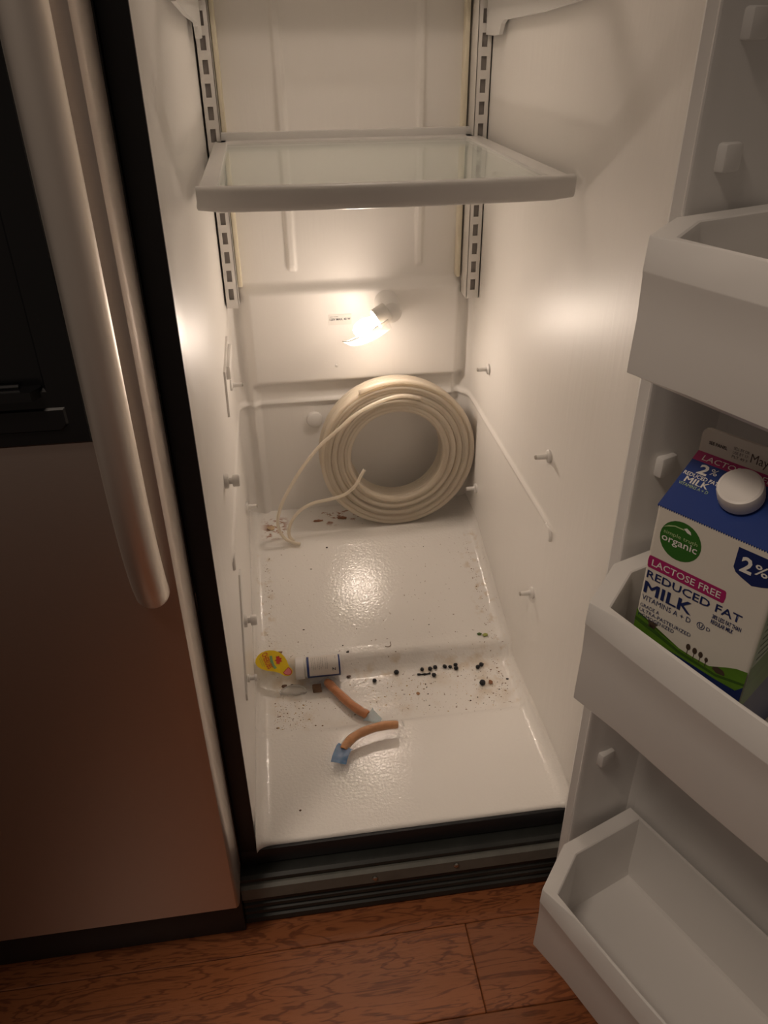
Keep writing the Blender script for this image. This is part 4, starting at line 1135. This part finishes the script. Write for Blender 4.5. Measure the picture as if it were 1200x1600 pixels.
def scrap_mesh(seed, col, sx, sy, sz, curl=0.3):
    rg = random.Random(seed)
    n = 9; top = []; 
    lps = []
    out = [(math.cos(2 * math.pi * k / n) * sx * rg.uniform(0.6, 1.1), math.sin(2 * math.pi * k / n) * sy * rg.uniform(0.6, 1.1)) for k in range(n)]
    hz = [rg.uniform(0, 1) * sz * curl for _ in range(n)]
    lps = [[(a * 0.9, b_ * 0.9, h) for (a, b_), h in zip(out, hz)], [(a, b_, h + sz * 0.5) for (a, b_), h in zip(out, hz)], [(a * 0.55, b_ * 0.55, sz * 0.9 + h * 0.4) for (a, b_), h in zip(out, hz)]]
    return loft(lps)
scr = [('dark leaf crumb left of the clear lid piece', 'leaf scrap', (0.0164, 0.3306, -0.0015), 0.0045, 0.0045, 0.003, (0.035, 0.035, 0.025)),
       ('dark crumb on the slope below the tubing end', 'leaf scrap', (0.154, 0.5930, 0.1020), 0.0030, 0.0022, 0.0015, (0.05, 0.04, 0.03)),
       ('brown crumb at the foot of the step beside the bottle', 'food scrap', (0.1670, 0.3240, -0.0020), 0.0040, 0.0035, 0.003, (0.10, 0.05, 0.03)),
       ('orange brown flake alone in the middle of the recess', 'food scrap', (0.2834, 0.2640, -0.0030), 0.0040, 0.0045, 0.002, (0.38, 0.19, 0.08)),
       ('reddish flake beside the largest berry', 'food scrap', (0.4170, 0.2700, -0.0012), 0.0045, 0.0060, 0.003, (0.30, 0.13, 0.06)),
       ('dark seed in the right floor corner', 'seed', (0.4455, 0.2640, 0.0085), 0.0035, 0.0022, 0.002, (0.03, 0.025, 0.03)),
       ('dark green leaf bit in the right corner of the step', 'leaf scrap', (0.4190, 0.3660, 0.0300), 0.0050, 0.0040, 0.003, (0.06, 0.11, 0.02)),
       ('yellow green leaf bit beside the dark green one', 'leaf scrap', (0.4290, 0.3610, 0.0305), 0.0055, 0.0048, 0.003, (0.30, 0.33, 0.07)),
       ('papery onion skin curl at the left end of the rear ledge', 'onion skin', (0.0430, 0.6720, 0.1086), 0.0120, 0.0085, 0.005, (0.62, 0.45, 0.28)),
       ('rusty skin flake left of the coil', 'onion skin', (0.1420, 0.6870, 0.1086), 0.0140, 0.0040, 0.002, (0.36, 0.15, 0.07)),
       ('rusty skin flake touching the coil', 'onion skin', (0.1960, 0.6900, 0.1086), 0.0105, 0.0055, 0.003, (0.33, 0.14, 0.06)),
       ('brown dried peel on the step between label and bottle', 'food scrap', (0.0470, 0.3700, 0.0312), 0.0070, 0.0035, 0.003, (0.24, 0.12, 0.05)),
       ('dark crumb on the step behind the bottle', 'food scrap', (0.1700, 0.3570, 0.0280), 0.0035, 0.0030, 0.002, (0.06, 0.05, 0.04)),
       ('brown pit on the white floor near the front left', 'seed', (0.0650, 0.0495, -0.0002), 0.0022, 0.0018, 0.0012, (0.12, 0.07, 0.03)),
       ('brown scrap behind the clear lid, beside the bottle cap', 'food scrap', (0.0500, 0.3170, -0.0025), 0.0060, 0.0045, 0.003, (0.12, 0.06, 0.03)),
       ('dark scrap touching the bottle cap', 'food scrap', (0.0640, 0.3160, -0.0025), 0.0035, 0.0040, 0.003, (0.05, 0.035, 0.025))]
for k, (lb, ct, p, sx, sy, sz, cl_) in enumerate(scr):
    V, F = scrap_mesh(k + 20, None, sx, sy, sz)
    nm = {'leaf scrap': 'leaf_scrap', 'food scrap': 'food_scrap', 'seed': 'seed', 'onion skin': 'onion_skin'}[ct]
    o = mk(nm, [Vector(p) + Vector(v) for v in V], F, mat('scrap ' + str(k), cl_, 0.55, noise=(200, 0.35)), smooth=60)
    tag(o, lb, ct)
V, F = loft(tube_loops(catmull([Vx((0.2395, 0.3600, 0.0300)), Vx((0.2450, 0.3585, 0.0295)), Vx((0.2500, 0.3610, 0.0310)), Vx((0.2500, 0.3680, 0.0325))], 4), 0.0006, 6))
tag(mk('dry_stalk', V, F, M_crust, smooth=True), 'thin curled dry stalk on the step behind the berries', 'stalk')

# crumbs nobody could count
rg = random.Random(5)
def floor_z(y):
    for (a, b_), (c, d) in zip(prof[:-1], prof[1:]):
        if a <= y <= c: return b_ + (d - b_) * (y - a) / (c - a)
    return 0
CR = [((0.22, 0.11, 0.05), 850, [(0.03, 0.44, 0.215, 0.318, 1.0), (0.03, 0.10, 0.215, 0.30, 0.45), (0.39, 0.445, 0.22, 0.318, 0.35), (0.03, 0.43, 0.300, 0.322, 0.5), (0.434, 0.446, 0.25, 0.58, 0.5), (0.026, 0.038, 0.35, 0.58, 0.35)]),
      ((0.58, 0.38, 0.15), 420, [(0.03, 0.44, 0.215, 0.318, 1.0), (0.15, 0.30, 0.22, 0.30, 0.7), (0.03, 0.10, 0.215, 0.32, 0.6)]),
      ((0.05, 0.03, 0.02), 170, [(0.03, 0.44, 0.215, 0.318, 1.0), (0.03, 0.43, 0.345, 0.58, 0.35), (0.036, 0.075, 0.64, 0.70, 0.3), (0.14, 0.24, 0.66, 0.72, 0.2)])]
V = []; F = []; MI = []
for mi, (col_, cnt, zones) in enumerate(CR):
    tw = sum(q[4] for q in zones)
    for _ in range(cnt):
        t = rg.uniform(0, tw)
        for q in zones:
            t -= q[4]
            if t <= 0: break
        x = rg.uniform(q[0], q[1]); y = rg.uniform(q[2], q[3]); zz_ = floor_z(y)
        if min((x - 0.12 - (0.32 - y) * 0.85) ** 2, 1) < 0.018 ** 2 and y > 0.19: continue
        if 0.06 < x < 0.165 and 0.28 < y < 0.36: continue
        s = min(0.0022, 0.0004 + rg.expovariate(1 / 0.00042)); a = rg.uniform(0, 6.3)
        b0 = len(V)
        for k in range(4):
            aa = a + k * math.pi / 2 + rg.uniform(-0.4, 0.4)
            V.append((x + math.cos(aa) * s * rg.uniform(0.6, 1.3), y + math.sin(aa) * s * rg.uniform(0.5, 1.0), zz_ - 0.0001))
        V.append((x, y, zz_ + s * rg.uniform(0.4, 0.8)))
        ff = [(b0 + k, b0 + (k + 1) % 4, b0 + 4) for k in range(4)] + [(b0 + 3, b0 + 2, b0 + 1, b0)]
        F += ff; MI += [mi] * len(ff)
me = bpy.data.meshes.new('food_crumbs'); me.from_pydata(V, [], F)
me.polygons.foreach_set('material_index', MI)
o = link('food_crumbs', me, [mat('crumb %d' % k, c[0], 0.6) for k, c in enumerate(CR)], recalc=False)
tag(o, 'scattered brown, pale and dark food crumbs on the compartment floor', 'crumbs', kind='stuff')
